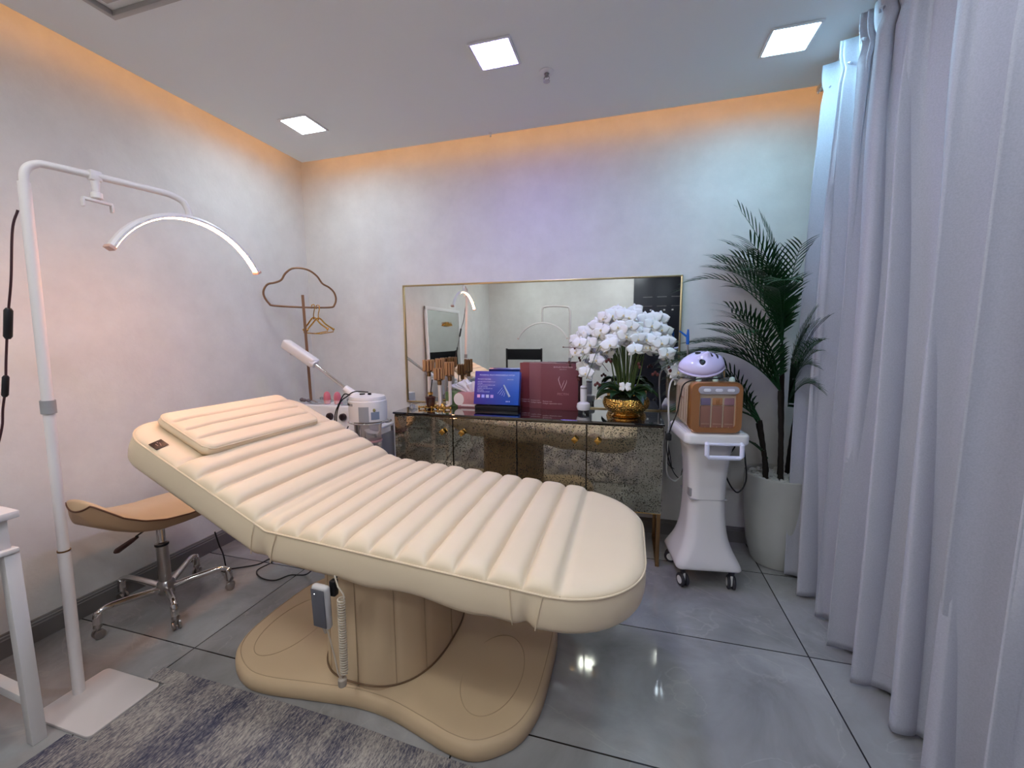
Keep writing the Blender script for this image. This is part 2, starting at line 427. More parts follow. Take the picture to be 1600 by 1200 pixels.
def svals():
    out = []
    n0 = 10
    for i in range(n0): out.append(S0+R0*(1-cos(pi/2*i/n0)))
    s = S0+R0
    while s < S1-R1: out.append(s); s += .0062
    n1 = 40
    for i in range(n1+1): out.append(S1-R1+R1*sin(pi/2*i/n1))
    for g in GR: out.append(g)
    out = sorted(out); res = [out[0]]
    for v in out[1:]:
        if v-res[-1] > .0012: res.append(v)
    return res
SV = svals()
NU = 56
UV = [-1+2*j/NU for j in range(NU+1)]
UV = [math.copysign(1-(1-abs(u))**1.45, u) for u in UV]
def mattress():
    b = B(); V = []; idx = {}
    for i, s in enumerate(SV):
        w = bed_w(s)
        for j, u in enumerate(UV):
            y = YC+u*w
            V.append(bed_pt(s, y, top_h(s, y)))
    n = NU+1; Fq = []
    for i in range(len(SV)-1):
        for j in range(NU): Fq.append((i*n+j, (i+1)*n+j, (i+1)*n+j+1, i*n+j+1))
    # boundary loop
    loop = [(i, 0) for i in range(len(SV))] + [(len(SV)-1, j) for j in range(1, NU+1)] + [(i, NU) for i in range(len(SV)-2, -1, -1)] + [(0, j) for j in range(NU-1, 0, -1)]
    prev = [i*n+j for i, j in loop]
    TH = .100; K = 8
    hem = []
    for k in range(1, K+1):
        t = k/K; cur = []
        for (i, j) in loop:
            s = SV[i]; y = YC+UV[j]*bed_w(s)
            bul = .006*sin(pi*t)
            ins = -.005*max(0, (t-.85)/.15)**2
            # a tuck at each hinge of the frame
            tk = 0
            if s < S1-R1 and abs(UV[j]) == 1:
                for hs, hwid in ((0.0, .020), (.862, .016)):
                    tk -= .018*t*exp(-((s-hs)/hwid)**2)
                    tk += .002*t*exp(-((s-hs-.035)/.016)**2)+.002*t*exp(-((s-hs+.035)/.016)**2)
            th = TH
            if .25 < s < .8 : th += .016*sin(3.1*(s-.25)/.55*pi)*smooth(.25, .4, s)*(1-smooth(.7, .8, s))*.5*t
            off = bul+ins+tk
            if abs(UV[j]) == 1 and S0+R0 < s < S1-R1:
                p = bed_pt(s, y+off*UV[j], -th*t)
            else:
                if s >= S1-R1: cs, cy = S1-R1, (YC+math.copysign(HW-R1, y-YC) if abs(y-YC) > HW-R1 else y)
                else: cs, cy = S0+R0, (YC+math.copysign(HW-R0, y-YC) if abs(y-YC) > HW-R0 else y)
                v = Vector((s-cs, y-cy)); v = v.normalized() if v.length > 1e-6 else Vector((1, 0))
                p = bed_pt(s+v.x*off, y+v.y*off, -th*t)
            V.append(p); cur.append(len(V)-1)
        L = len(loop)
        for q in range(L): Fq.append((prev[q], prev[(q+1) % L], cur[(q+1) % L], cur[q]))
        prev = cur
    # underside
    for i in range(len(SV)-1):
        pass
    L = len(loop); ns = len(SV)
    near = prev[:ns]; far = [prev[ns-1+NU+k] for k in range(ns)]          # far side runs backwards
    far = far[::-1]
    for i in range(ns-1): Fq.append((near[i], near[i+1], far[i+1], far[i]))
    b.add(V, Fq)
    return b
obj('mattress', mattress(), M_cream, bed, sharp=0)
pl = []
for s in SV: pl.append(bed_pt(s, YC-bed_w(s)-.001, .001))
for j in range(1, NU): pl.append(bed_pt(S1+.001, YC+UV[j]*bed_w(S1), .001))
for s in SV[::-1]: pl.append(bed_pt(s, YC+bed_w(s)+.001, .001))
for j in range(NU-1, 0, -1): pl.append(bed_pt(S0-.001, YC+UV[j]*bed_w(S0), .001))
pl = [p for i, p in enumerate(pl) if i == 0 or (p-pl[i-1]).length > .003]
obj('piping', B().tube(pl, .0034, 8, closed=True), M_pipe, bed)
# second stitched line that closes the ribs at the foot
sl = [bed_pt(GR[-1]+.004, YC+(2*k/40-1)*HW*.985, top_h(GR[-1], YC+(2*k/40-1)*HW*.985)+.001) for k in range(41)]
obj('seam', B().tube(sl, .0022, 6), M_pipe, bed)
# vertical seams on the skirt beside each hinge
for hs in (-.045, .045, .815, .905):
    ps = [bed_pt(hs*(1-.25*k/6) if abs(hs) < .1 else .862+(hs-.862)*(1-.3*k/6), YC-HW-.0045-.004*sin(pi*k/6), -.1*k/6) for k in range(7)]
    obj('seam', B().tube(ps, .0016, 6), M_pipe, bed)
# brand tag near the head
lt = obj('fabric_tag', B().box((0, 0, 0), (.040, .040, .002), .0006), mat('dark_tag', (46, 28, 22), .45), None)
cx = bed_pt(-.530, YC-HW+.024, .0195)
lt.matrix_world = Matrix.Translation(cx) @ Matrix.Rotation(A_, 4, 'Y') @ Matrix.Rotation(radians(16), 4, 'X')
lt.parent = bed; lt.matrix_parent_inverse = FR[bed.name].inverted(); lab(lt, 'small dark brown tag with pale lettering')
mk = B()
for k, (x0, w) in enumerate(((-.010, .006), (-.002, .007), (.007, .006))): mk.box((x0, .002+(.003 if k == 1 else 0), .0014), (w, .0022, .0006))
mk.box((0, -.006, .0014), (.014, .0016, .0006))
o = obj('tag_lettering', mk, mat('tag_print', (170, 140, 130), .5)); o.parent = lt
# metal frame under the cushion
fr = B()
for (a, c) in ((-.55, -.03), (.03, 1.0)):
    for y in (YC-.13, YC+.13):
        fr.tube([bed_pt(a, y, -.108), bed_pt(c, y, -.108)], .014, 8)
    for s in (a, (a+c)/2, c): fr.tube([bed_pt(s, YC-.13, -.108), bed_pt(s, YC+.13, -.108)], .012, 8)
obj('frame', fr, mat('dark_frame', (60, 54, 50), .5), bed)
# padded column
def sup(a, bb, n, e=2.6):
    o = []
    for k in range(n):
        t = 2*pi*k/n; c, s = cos(t), sin(t)
        o.append((a*math.copysign(abs(c)**(2/e), c), bb*math.copysign(abs(s)**(2/e), s)))
    return o
co = sup(.225, .285, 96)
b = B(); V = []; n = 96; rows = 14
for r in range(rows+1):
    z = .06+.478*r/rows; k = 1+.02*(1-r/rows)**2
    for i, (x, y) in enumerate(co):
        ang = (i/96*12) % 1; g = .006*exp(-(min(ang, 1-ang)/.07)**2)
        L = sqrt(x*x+y*y); V.append((-.88+x*k*(1-g/L), 1.40+y*k*(1-g/L), z))
b.add(V, [(r*n+i, r*n+(i+1) % n, (r+1)*n+(i+1) % n, (r+1)*n+i) for r in range(rows) for i in range(n)] + [tuple(rows*n+i for i in range(n))])
obj('column', b, M_cream_d, bed, sharp=0)
for k in range(12):
    x, y = co[(k*8) % 96]
    obj('seam', B().tube([(-.88+x*.985*1.02, 1.40+y*.985*1.02, .062), (-.88+x*.985, 1.40+y*.985, .53)], .0016, 5), M_seam, bed)
ring = [(-.88+x*1.03, 1.40+y*1.03, .078) for x, y in co]
obj('welt', B().tube(ring, .0032, 6, closed=True), mat('welt_brown', (112, 84, 58), .6), bed)
# hourglass base
front = [(-1.515, 1.32), (-1.498, 1.21), (-1.445, 1.125), (-1.34, 1.062), (-1.23, 1.046), (-1.04, 1.068), (-.875, 1.085), (-.741, 1.078), (-.603, 1.047), (-.50, 1.022), (-.42, 1.021), (-.355, 1.055), (-.30, 1.11), (-.268, 1.19), (-.255, 1.29)]
back = [(x, 2.80-y) for x, y in front[::-1]]
outl = [tuple(p) for p in spline([Vector(q) for q in front+back], 5, closed=True)]
def base_mesh():
    b = B(); n = len(outl); V = []; Fq = []
    C0 = Vector((-.88, 1.40))
    rows = [(0, .006), (.0, .0), (.0, .028), (.002, .042), (.007, .052), (.016, .058), (.03, .061)]
    ins_rows = rows
    def ins(i, d):
        p = Vector(outl[i]); a = Vector(outl[i-1]); c = Vector(outl[(i+1) % n]); t = (c-a).normalized(); nn = Vector((-t.y, t.x)); return p+nn*d
    for d, z in [(.006, 0), (0, .006), (0, .030), (.003, .043), (.009, .052), (.018, .057), (.032, .060)]:
        for i in range(n):
            q = ins(i, d); V.append((q.x, q.y, z))
    R = 7
    for k in range(1, 12):
        t = k/12
        for i in range(n):
            q = ins(i, .032); q = q.lerp(C0, t)
            dc = sqrt(((q.x+.88)/.225)**2+((q.y-1.40)/.285)**2)
            z = .060+.016*(1-smooth(1.0, 1.7, dc)); V.append((q.x, q.y, z)); 
        R += 1
    for r in range(R-1):
        for i in range(n): Fq.append((r*n+i, r*n+(i+1) % n, (r+1)*n+(i+1) % n, (r+1)*n+i))
    Fq.append(tuple(range(n))[::-1]); Fq.append(tuple((R-1)*n+i for i in range(n)))
    return b.add(V, Fq)
obj('base', base_mesh(), M_cream_d, bed, sharp=0)
def inset_loop(d, z):
    n = len(outl); o = []
    for i in range(n):
        p = Vector(outl[i]); a = Vector(outl[i-1]); c = Vector(outl[(i+1) % n]); t = (c-a).normalized(); q = p+Vector((-t.y, t.x))*d; o.append((q.x, q.y, z))
    return o
obj('seam', B().tube(inset_loop(.020, .0578), .0015, 5, closed=True), M_seam, bed)
for cx_ in (-.447, -1.335):
    el = [(cx_+.105*cos(2*pi*k/64), 1.30+.185*sin(2*pi*k/64)+(.02 if cx_ < -1 else 0), .0606) for k in range(64)]
    obj('seam', B().tube(el, .0014, 5, closed=True), M_seam, bed)

# headrest pillow on the backrest
def pillow():
    b = B(); s0, s1, y0, y1 = -.650, -.385, 1.085, 1.640
    th = .052; n, m = 130, 60; r = .035
    gs = [s0+(s1-s0)*k for k in (.26, .5, .74)]
    def fn(top):
        def f(i, j):
            u, v = 2*i-1, 2*j-1
            s = (s0+s1)/2+u*(s1-s0)/2; y = (y0+y1)/2+v*(y1-y0)/2
            # rounded corners in plan
            hx, hy = (s1-s0)/2, (y1-y0)/2
            X, Y = u*hx, v*hy
            if abs(X) > hx-r and abs(Y) > hy-r:
                qx, qy = abs(X)-(hx-r), abs(Y)-(hy-r); m_ = max(qx, qy); L = sqrt(qx*qx+qy*qy)
                if L > 1e-9: X = math.copysign(hx-r+qx*m_/L, X); Y = math.copysign(hy-r+qy*m_/L, Y)
            dd = min(hx-abs(X), hy-abs(Y))
            if abs(X) > hx-r and abs(Y) > hy-r: dd = max(0, r-sqrt((abs(X)-hx+r)**2+(abs(Y)-hy+r)**2))
            e = sqrt(max(0, 1-(1-min(dd/.02, 1))**2))
            s = (s0+s1)/2+X; y = (y0+y1)/2+Y
            base_h = .030
            if top:
                h = base_h+th*.55+e*.012+.006*smooth(.02, .12, dd)
                for g in gs: h -= .010*exp(-(abs(s-g)/.0055)**1.2)*smooth(.003, .018, dd)
            else: h = base_h-.004+.004*(1-e)
            return bed_pt(s, y, h)
        return f
    gi = [i/n for i in range(n+1)]
    b.grid(fn(True), n, m); b.grid(fn(False), n, m)
    # side band
    k0 = 0; N1 = (n+1)*(m+1)
    lp = [(i, 0) for i in range(n)]+[(n, j) for j in range(m)]+[(i, m) for i in range(n, 0, -1)]+[(0, j) for j in range(m, 0, -1)]
    tI = [i*(m+1)+j for i, j in lp]; bI = [N1+i*(m+1)+j for i, j in lp]; L = len(lp)
    mid = []
    cS = sum((Vector(b.v[i]) for i in tI), Vector())/L
    for q in range(L):
        p = (Vector(b.v[tI[q]])+Vector(b.v[bI[q]]))/2; c = Vector((cS.x, cS.y, p.z)); d = (p-c)
        p += Vector((d.x, d.y, 0)).normalized()*.007; b.v.append(tuple(p)); mid.append(len(b.v)-1)
    for q in range(L):
        r_ = (q+1) % L
        b.f.append((tI[q], tI[r_], mid[r_], mid[q])); b.f.append((mid[q], mid[r_], bI[r_], bI[q])); b.m += [0, 0]
    rim = [b.v[i] for i in tI]
    return b, rim
pb, rim = pillow()
pw = thing('headrest_pillow', tuple(bed_pt(-.52, YC, .02)), 'flat cream ribbed leather pillow lying on the raised head of the bed', 'pillow')
obj('cushion', pb, M_cream, pw, sharp=0)
rim2 = [Vector(p) for p in rim]; rim2 = [p for i, p in enumerate(rim2) if (p-rim2[i-1]).length > .002]
obj('piping', B().tube(rim2, .003, 8, closed=True), M_pipe, pw)

# hand control hanging from the bed
hc = thing('hand_control', (-.885, .965, .24), 'grey handset with buttons hanging on the near side of the bed', 'remote control')
ry = Matrix.Rotation(radians(4), 3, 'Y') @ Matrix.Rotation(radians(6), 3, 'X')
obj('body', B().box((-.882, .972, .452), (.058, .024, .150), .011, ry, seg=3), mat('handset_grey', (186, 182, 180), .35), hc)
fc = obj('button_panel', B().box((-.8835, .9585, .452), (.046, .003, .132), .003, ry), mat('handset_face', (92, 92, 98), .4), hc)
kb = B()
for r in range(5):
    for c in range(2): kb.box((-.893+.02*c, .9575+.001*r, .478-.013*r), (.012, .0024, .007), .001, ry)
obj('button', kb, mat('handset_button', (120, 110, 122), .5), hc)
obj('indicator_light', B().ball((-.890, .9545, .503), .0032), mat('led_on', (255, 255, 255), .3, emit=(255, 255, 255), estr=6), hc)
obj('hook', B().box((-.853, .992, .505), (.02, .02, .05), .004).tube([(-.853, .992, .52), (-.845, 1.01, .548)], .003, 6), M_black, hc)
coil = []
for k in range(30*10+1):
    t = k/300; a = 2*pi*30*t
    coil.append((-.815-.004*t+.010*cos(a), .975+.010*sin(a), .488-.245*t))
cc = [(-.842, .985, .55), (-.826, .978, .52), (-.806, .976, .50)] + coil + [(-.824, .972, .235), (-.826, .972, .22), (-.838, .972, .235), (-.850, .972, .30), (-.862, .972, .35), (-.870, .971, .385)]
obj('coiled_cord', B().tube(cc, .0024, 6), mat('beige_cord', (190, 176, 158), .45), hc)
obj('strain_relief', B().tube([(-.878, .972, .385), (-.8745, .972, .365)], [.008, .004], 10), mat('beige_cap', (170, 156, 140), .4), hc)
obj('cord_clip', B().lathe([(.012, -.01), (.013, 0), (.013, .012), (.008, .016)], (-.825, .972, .212), 16), mat('beige_cap'), hc)

# ================================================================== STOOL
st = thing('saddle_stool', (-2.105, 1.335, 0), 'tan leather saddle stool on a chrome five-star base beside the left wall', 'stool')
ax, ay = -2.105, 1.335
def seat_prof(y):
    P = [(1.03, .600, .585), (1.045, .624, .556), (1.075, .590, .536), (1.107, .556, .512), (1.16, .524, .484), (1.233, .502, .463), (1.327, .488, .458), (1.45, .484, .456), (1.55, .486, .458), (1.60, .478, .462), (1.62, .470, .466)]
    for i in range(len(P)-1):
        if P[i][0] <= y <= P[i+1][0]:
            t = (y-P[i][0])/(P[i+1][0]-P[i][0]); return P[i][1]+(P[i+1][1]-P[i][1])*t, P[i][2]+(P[i+1][2]-P[i][2])*t
    return P[-1][1], P[-1][2]
def seat_hw(y):
    t = (y-1.03)/(1.62-1.03)
    w = .190*max(0, 1-abs(2*t-1)**2.8)**.5*(1-.10*sin(pi*t)*0)
    return max(w, .001)
def seat_mesh():
    b = B(); ny, nx = 60, 28
    def top(i, j):
        t = .5-.5*cos(pi*i); y = 1.03+.59*t; z1, z0 = seat_prof(y); w = seat_hw(y); u = 2*j-1
        k_ = min(1, w/.11)**.8
        e = sqrt(max(0, 1-abs(u)**6)); return Vector((ax+.02+u*w, y, z1-.006+(.014+.014*(1-u*u))*e*k_))
    def bot(i, j):
        t = .5-.5*cos(pi*i); y = 1.03+.59*t; z1, z0 = seat_prof(y); w = seat_hw(y); u = 2*j-1
        e = (max(0, 1-abs(u)**7))**.5; return Vector((ax+.02+u*w, y, z1-.008-(z1-z0+.018)*e*min(1, w/.09)**.7))
    bt = B().grid(top, ny, nx); bb = B().grid(bot, ny, nx)
    return bt, bb
bt, bb = seat_mesh()
obj('seat', bt, M_cream_d, st, sharp=0)
obj('seat_shell', bb, mat('tan_shell', (176, 142, 108), .45, bump=(420, .12, .001)), st, sharp=0)
pr_ = []
for i in range(61):
    t = .5-.5*cos(pi*i/60); y = 1.03+.59*t; z1, z0 = seat_prof(y); pr_.append((ax+.02+seat_hw(y)+.001, y, z1-.007))
for i in range(60, -1, -1):
    t = .5-.5*cos(pi*i/60); y = 1.03+.59*t; z1, z0 = seat_prof(y); pr_.append((ax+.02-seat_hw(y)-.001, y, z1-.007))
obj('piping', B().tube(pr_, .0035, 8, closed=True), mat('brown_piping', (92, 58, 38), .5), st)
obj('gas_lift', B().lathe([(.0, .45), (.017, .45), (.017, .30), (.0, .30)][::-1], (ax, ay, 0), 20), M_chrome, st)
obj('post', B().lathe([(.020, .09), (.024, .10), (.0235, .30), (.026, .302), (.026, .312), (.02, .316)], (ax, ay, 0), 24), M_steel, st)
obj('collar', B().lathe([(.026, .298), (.0275, .300), (.0275, .308), (.024, .312)], (ax, ay, 0), 20), M_black, st)
obj('hub', B().lathe([(.02, .055), (.032, .062), (.036, .085), (.034, .115), (.026, .125)], (ax, ay, 0), 24), M_steel, st)
obj('mechanism', B().box((ax, ay, .440), (.12, .16, .024), .006), M_black, st)
for k in range(5):
    a = radians(-100.0+72*k); d = Vector((cos(a), sin(a), 0)); o_ = Vector((ax, ay, 0)); n_ = Vector((-d.y, d.x, 0))
    P_ = [o_+d*.025+Vector((0, 0, .088)), o_+d*.10+Vector((0, 0, .104)), o_+d*.19+Vector((0, 0, .118)), o_+d*.225+Vector((0, 0, .118)), o_+d*.245+Vector((0, 0, .104)), o_+d*.25+Vector((0, 0, .065))]
    lg = obj('leg', B().tube(spline(P_, 6), [.0165-.005*min(i/18, 1)+(.004 if i > 22 else 0) for i in range(31)], 12), M_chrome, st)
    w = B().lathe([(.013, .052), (.0155, .05), (.0155, .056), (.012, .064)], tuple(o_+d*.25), 14)
    for sd in (-1, 1):
        w.lathe([(.001, -.006), (.018, -.006), (.020, -.002), (.020, .003), (.014, .006), (.001, .006)], tuple(o_+d*.25+n_*.011*sd+Vector((0, 0, .0205))), 18, rot=Matrix.Rotation(pi/2, 3, n_.cross(Vector((0, 0, 1))).normalized()) )
    w.box(tuple(o_+d*.25+Vector((0, 0, .036))), (.014, .014, .03), .003)
    obj('caster', w, M_steel, lg)
lv = obj('height_lever', B().tube([(-2.06, 1.30, .435), (-2.13, 1.25, .378)], .0035, 8), M_black, st)
obj('lever_grip', B().tube([(-2.125, 1.254, .375), (-2.15, 1.245, .358), (-2.215, 1.225, .312), (-2.228, 1.222, .304)], [.006, .010, .013, .007], 10), mat('brown_grip', (70, 40, 32), .5), lv)

# ================================================================== HALF MOON LAMP
M_lampw = mat('lamp_white', (226, 218, 214), .38)
def moon_lamp(name_label, base_c, base_s, pole, arm, arc, group, lit=True, z0=0):
    """arc=(centre point, horizontal direction, half chord, rise)"""
    t = thing('half_moon_lamp', (base_c[0], base_c[1], 0), name_label, 'lamp', 0, group)
    obj('base_plate', B().prism(rrect(base_c[0], base_c[1], base_s[0], base_s[1], .018), z0, z0+.010, .002), mat('lamp_base', (206, 196, 192), .4) if lit else M_lampw, t)
    P0, P1 = Vector(pole[0]), Vector(pole[1])
    q = P0.lerp(P1, .31)
    obj('lower_pole', B().tube([P0, q], .0165, 16), M_lampw, t)
    obj('joint_ring', B().tube([q-(P1-P0).normalized()*.002, q+(P1-P0).normalized()*.003], .0172, 16), M_brass, t)
    obj('upper_pole', B().tube([q, P1], .0145, 16), M_lampw, t)
    k1 = P0.lerp(P1, .585); k2 = P0.lerp(P1, .61)
    obj('clamp_collar', B().tube([k1, k2], .019, 16), M_grey, t)
    pts = spline([P1-(P1-P0)*.04] + [Vector(p) for p in arm], 8)
    pts = [P1-(P1-P0)*.03]+[Vector(p) for p in spline([P1-(P1-P0)*.02]+[Vector(p) for p in arm], 8)]
    obj('arm', B().tube(pts, .0115, 14), M_lampw, t)
    c, d, hc_, rise = Vector(arc[0]), Vector(arc[1]).normalized(), arc[2], arc[3]
    R = (hc_*hc_+rise*rise)/(2*rise); th = math.asin(hc_/R); n = Vector((0, 0, 1)).cross(d)
    cc_ = c-Vector((0, 0, R)); N = 48; w = .028; hh = .016
    V = []; SEC = [(-w/2, 0), (-w/2, hh*.5), (-w/2+.006, hh), (w/2-.006, hh), (w/2, hh*.5), (w/2, 0)]
    for i in range(N+1):
        a = -th+2*th*i/N; rad = d*sin(a)+Vector((0, 0, cos(a)))
        for (u, h) in SEC: V.append(cc_+rad*(R-hh+h)+n*u)
    m_ = len(SEC)
    Fq = [(i*m_+k, (i+1)*m_+k, (i+1)*m_+(k+1) % m_, i*m_+(k+1) % m_) for i in range(N) for k in range(m_)]+[tuple(range(m_)), tuple(N*m_+k for k in range(m_))]
    h = obj('arc_housing', B().add(V, Fq), M_lampw, t)
    V = []
    SEC = [(-w/2+.003, .0015), (w/2-.003, .0015), (w/2-.005, -.003), (-w/2+.005, -.003)]
    for i in range(N+1):
        a = -th*.985+2*th*.985*i/N; rad = d*sin(a)+Vector((0, 0, cos(a)))
        for (u, hq) in SEC: V.append(cc_+rad*(R-hh+hq)+n*u)
    m_ = 4
    Fq = [(i*m_+k, (i+1)*m_+k, (i+1)*m_+(k+1) % m_, i*m_+(k+1) % m_) for i in range(N) for k in range(m_)]+[tuple(range(m_)), tuple(N*m_+k for k in range(m_))]
    obj('light_strip', B().add(V, Fq), emitter('moon_led', (255, 178, 126), MOON_E) if lit else mat('unlit_strip', (235, 230, 225), .4), t)
    for sgn in (-1, 1):
        a = th*sgn; rad = d*sin(a)+Vector((0, 0, cos(a))); tan = (d*cos(a)-Vector((0, 0, sin(a))))*sgn
        pc = cc_+rad*(R-hh/2)+tan*.004
        rot = Matrix((n, tan, rad)).transposed()
        obj('end_cap', B().box(tuple(pc), (w+.003, .012, hh+.006), .002, rot), mat('rose_cap', (216, 176, 160), .3), t)
    return t
lamp = moon_lamp('white half-moon floor lamp glowing warm over the head of the bed', (-1.765, .872), (.285, .215),
    ((-1.872, .875, .008), (-1.800, .875, 1.745)),
    ((-1.797, .878, 1.775), (-1.790, .900, 1.805), (-1.780, .935, 1.812), (-1.740, 1.07, 1.812), (-1.700, 1.20, 1.810), (-1.690, 1.235, 1.806), (-1.678, 1.262, 1.792), (-1.672, 1.275, 1.765), (-1.670, 1.280, 1.735)),
    ((-1.668, 1.285, 1.742), (-.015, 1, 0), .292, .168), 'half-moon floor lamps')
# phone clamp on the arm
pc = Vector((-1.752, 1.03, 1.812))
obj('phone_clamp', B().box(tuple(pc), (.026, .034, .034), .005).tube([pc, pc-Vector((0, 0, .055))], [.014, .009], 12).lathe([(.010, -.052), (.0155, -.055), (.0155, -.072), (.010, -.076)], tuple(pc), 16)
    .box((pc.x, pc.y, pc.z-.082), (.014, .085, .010), .003).box((pc.x, pc.y-.040, pc.z-.096), (.014, .007, .026), .002).box((pc.x, pc.y+.040, pc.z-.096), (.014, .007, .026), .002), M_lampw, lamp)
cw = spline([(-1.815, .860, 1.66), (-1.832, .850, 1.60), (-1.862, .845, 1.45), (-1.90, .845, 1.345), (-1.93, .84, 1.21), (-1.955, .84, 1.115), (-1.975, .835, 1.04), (-1.982, .83, .98), (-2.01, .82, .90), (-2.02, .79, .82), (-2.03, .74, .772), (-2.08, .66, .767)], 8)
cdo = obj('power_cord', B().tube(cw, .0034, 8), M_darkcord, lamp)
def along(a, b_, r, n=10): return B().tube([Vector(a), Vector(a).lerp(Vector(b_), .08), Vector(a).lerp(Vector(b_), .92), Vector(b_)], [r*.6, r, r, r*.6], n)
obj('cord_switch', along((-1.894, .845, 1.365), (-1.915, .843, 1.268), .0105), M_black, cdo)
obj('cord_switch', along((-1.946, .84, 1.150), (-1.962, .838, 1.080), .0085), M_black, cdo)

# second lamp, unlit, just left of the viewer (seen only in the mirror)
moon_lamp('white half-moon floor lamp, unlit, reflected in the middle of the wall mirror', (-.75, -.10), (.26, .22),
    ((-.76, -.12, .016), (-.76, -.12, 1.60)), ((-.775, -.12, 1.63), (-.80, -.12, 1.645), (-.95, -.12, 1.66), (-1.09, -.12, 1.655), (-1.12, -.12, 1.64), (-1.13, -.12, 1.60), (-1.13, -.12, 1.46)),
    ((-1.13, -.12, 1.455), (1, 0, 0), .34, .21), 'half-moon floor lamps', lit=False, z0=.008)

# ================================================================== DESK AT LEFT
dk = thing('white_desk', (-2.03, .33, 0), 'white desk with a drawer at the left edge beside the lamp base', 'desk', radians(-3))
dM = FR[dk.name]
def L(x, y, z): return dM @ Vector((x, y, z))
dr = Matrix.Rotation(radians(-3), 3, 'Z')
M_desk = mat('white_lacquer', (214, 208, 204), .4)
obj('desktop', B().box(tuple(L(0, 0, .745)), (.50, .86, .022), .003, dr), M_desk, dk)
obj('apron', B().box(tuple(L(0, 0, .685)), (.46, .82, .098), .002, dr), M_desk, dk)
dw = obj('drawer', B().box(tuple(L(.234, 0, .690)), (.012, .70, .085), .002, dr), M_desk, dk)
obj('handle', B().tube([L(.242, -.06, .69), L(.262, -.05, .69), L(.262, .05, .69), L(.242, .06, .69)], .004, 8), M_brass, dw)
obj('trim_rail', B().box(tuple(L(.238, 0, .636)), (.022, .84, .014), .003, dr), M_desk, dk)
for (x, y) in ((.225, .405), (.225, -.405), (-.225, .405), (-.225, -.405)):
    obj('leg', B().box(tuple(L(x, y, .32)), (.034, .034, .64), .002, dr), M_desk, dk)
obj('stretcher', B().box(tuple(L(0, .405, .145)), (.42, .03, .03), .002, dr), M_desk, dk)
obj('stretcher', B().box(tuple(L(0, -.405, .145)), (.42, .03, .03), .002, dr), M_desk, dk)

# leaning mirror behind the desk with a gold ornament (seen in the wall mirror)
lm = thing('leaning_mirror', (-2.33, .30, 0), 'tall white-framed mirror leaning on the left wall, reflected at the left of the wall mirror', 'mirror')
M_mirror = mat('mirror_glass', (205, 208, 206), .02, 1)
rl = Matrix.Rotation(radians(1.8), 3, 'Y')
yk = .30
b = B()
def lmp(z): return -2.315-z*.032
for (y, zc, dy, dz) in ((yk-.50, .83, .04, 1.62), (yk+.50, .83, .04, 1.62), (yk, 1.62, 1.04, .04), (yk, .04, 1.04, .04)):
    b.box((lmp(zc), y, zc), (.025, dy, dz), .003, Matrix.Rotation(-.032, 3, 'Y'))
obj('frame', b, M_white, lm)
obj('glass', B().box((lmp(.83)-.002, yk, .83), (.010, .97, 1.56), 0, Matrix.Rotation(-.032, 3, 'Y')), M_mirror, lm)
og = thing('gold_wall_ornament', (-2.34, .20, 1.45), 'small gilt branch-shaped ornament on the leaning mirror', 'ornament')
b = B()
for k in range(11):
    y = .10+.022*k; b.tube([(lmp(1.42)+.018, y, 1.42), (lmp(1.42)+.022, y+.012*sin(k*2.1), 1.42+.030+.022*abs(sin(k*1.3)))], [.008, .003], 6)
b.tube([(lmp(1.42)+.016, .08, 1.425), (lmp(1.42)+.018, .22, 1.41), (lmp(1.42)+.016, .35, 1.42)], .007, 8)
obj('branch', b, M_gold, og)

# ================================================================== RUG
def rug_mat():
    m = bpy.data.materials.new('woven_rug'); m.use_nodes = True; nt = m.node_tree; b = nt.nodes['Principled BSDF']; Lk = nt.links.new
    b.inputs['Roughness'].default_value = .95; b.inputs['Specular IOR Level'].default_value = .1
    tc = nt.nodes.new('ShaderNodeTexCoord'); mp = nt.nodes.new('ShaderNodeMapping'); mp.inputs['Scale'].default_value = (1, .28, 1); mp.inputs['Rotation'].default_value = (0, 0, radians(8))
    Lk(tc.outputs['Object'], mp.inputs['Vector'])
    n = nt.nodes.new('ShaderNodeTexNoise'); n.inputs['Scale'].default_value = 200; n.inputs['Detail'].default_value = 6; n.inputs['Roughness'].default_value = .8; Lk(mp.outputs[0], n.inputs['Vector'])
    n2 = nt.nodes.new('ShaderNodeTexNoise'); n2.inputs['Scale'].default_value = 9; n2.inputs['Detail'].default_value = 6; Lk(mp.outputs[0], n2.inputs['Vector'])
    ad = nt.nodes.new('ShaderNodeMath'); ad.operation = 'MULTIPLY_ADD'; ad.inputs[1].default_value = .68; Lk(n.outputs['Fac'], ad.inputs[0])
    ml = nt.nodes.new('ShaderNodeMath'); ml.operation = 'MULTIPLY'; ml.inputs[1].default_value = .32; Lk(n2.outputs['Fac'], ml.inputs[0]); Lk(ml.outputs[0], ad.inputs[2])
    r = nt.nodes.new('ShaderNodeValToRGB'); e = r.color_ramp.elements
    e[0].position = .38; e[0].color = rgba((58, 60, 80)); e[1].position = .62; e[1].color = rgba((192, 182, 172))
    q = e.new(.455); q.color = rgba((98, 96, 108)); q = e.new(.50); q.color = rgba((136, 129, 128)); q = e.new(.545); q.color = rgba((164, 156, 150))
    Lk(ad.outputs[0], r.inputs['Fac']); Lk(r.outputs['Color'], b.inputs['Base Color'])
    bp = nt.nodes.new('ShaderNodeBump'); bp.inputs['Strength'].default_value = .6; bp.inputs['Distance'].default_value = .004; Lk(n.outputs['Fac'], bp.inputs['Height']); Lk(bp.outputs['Normal'], b.inputs['Normal'])
    return m
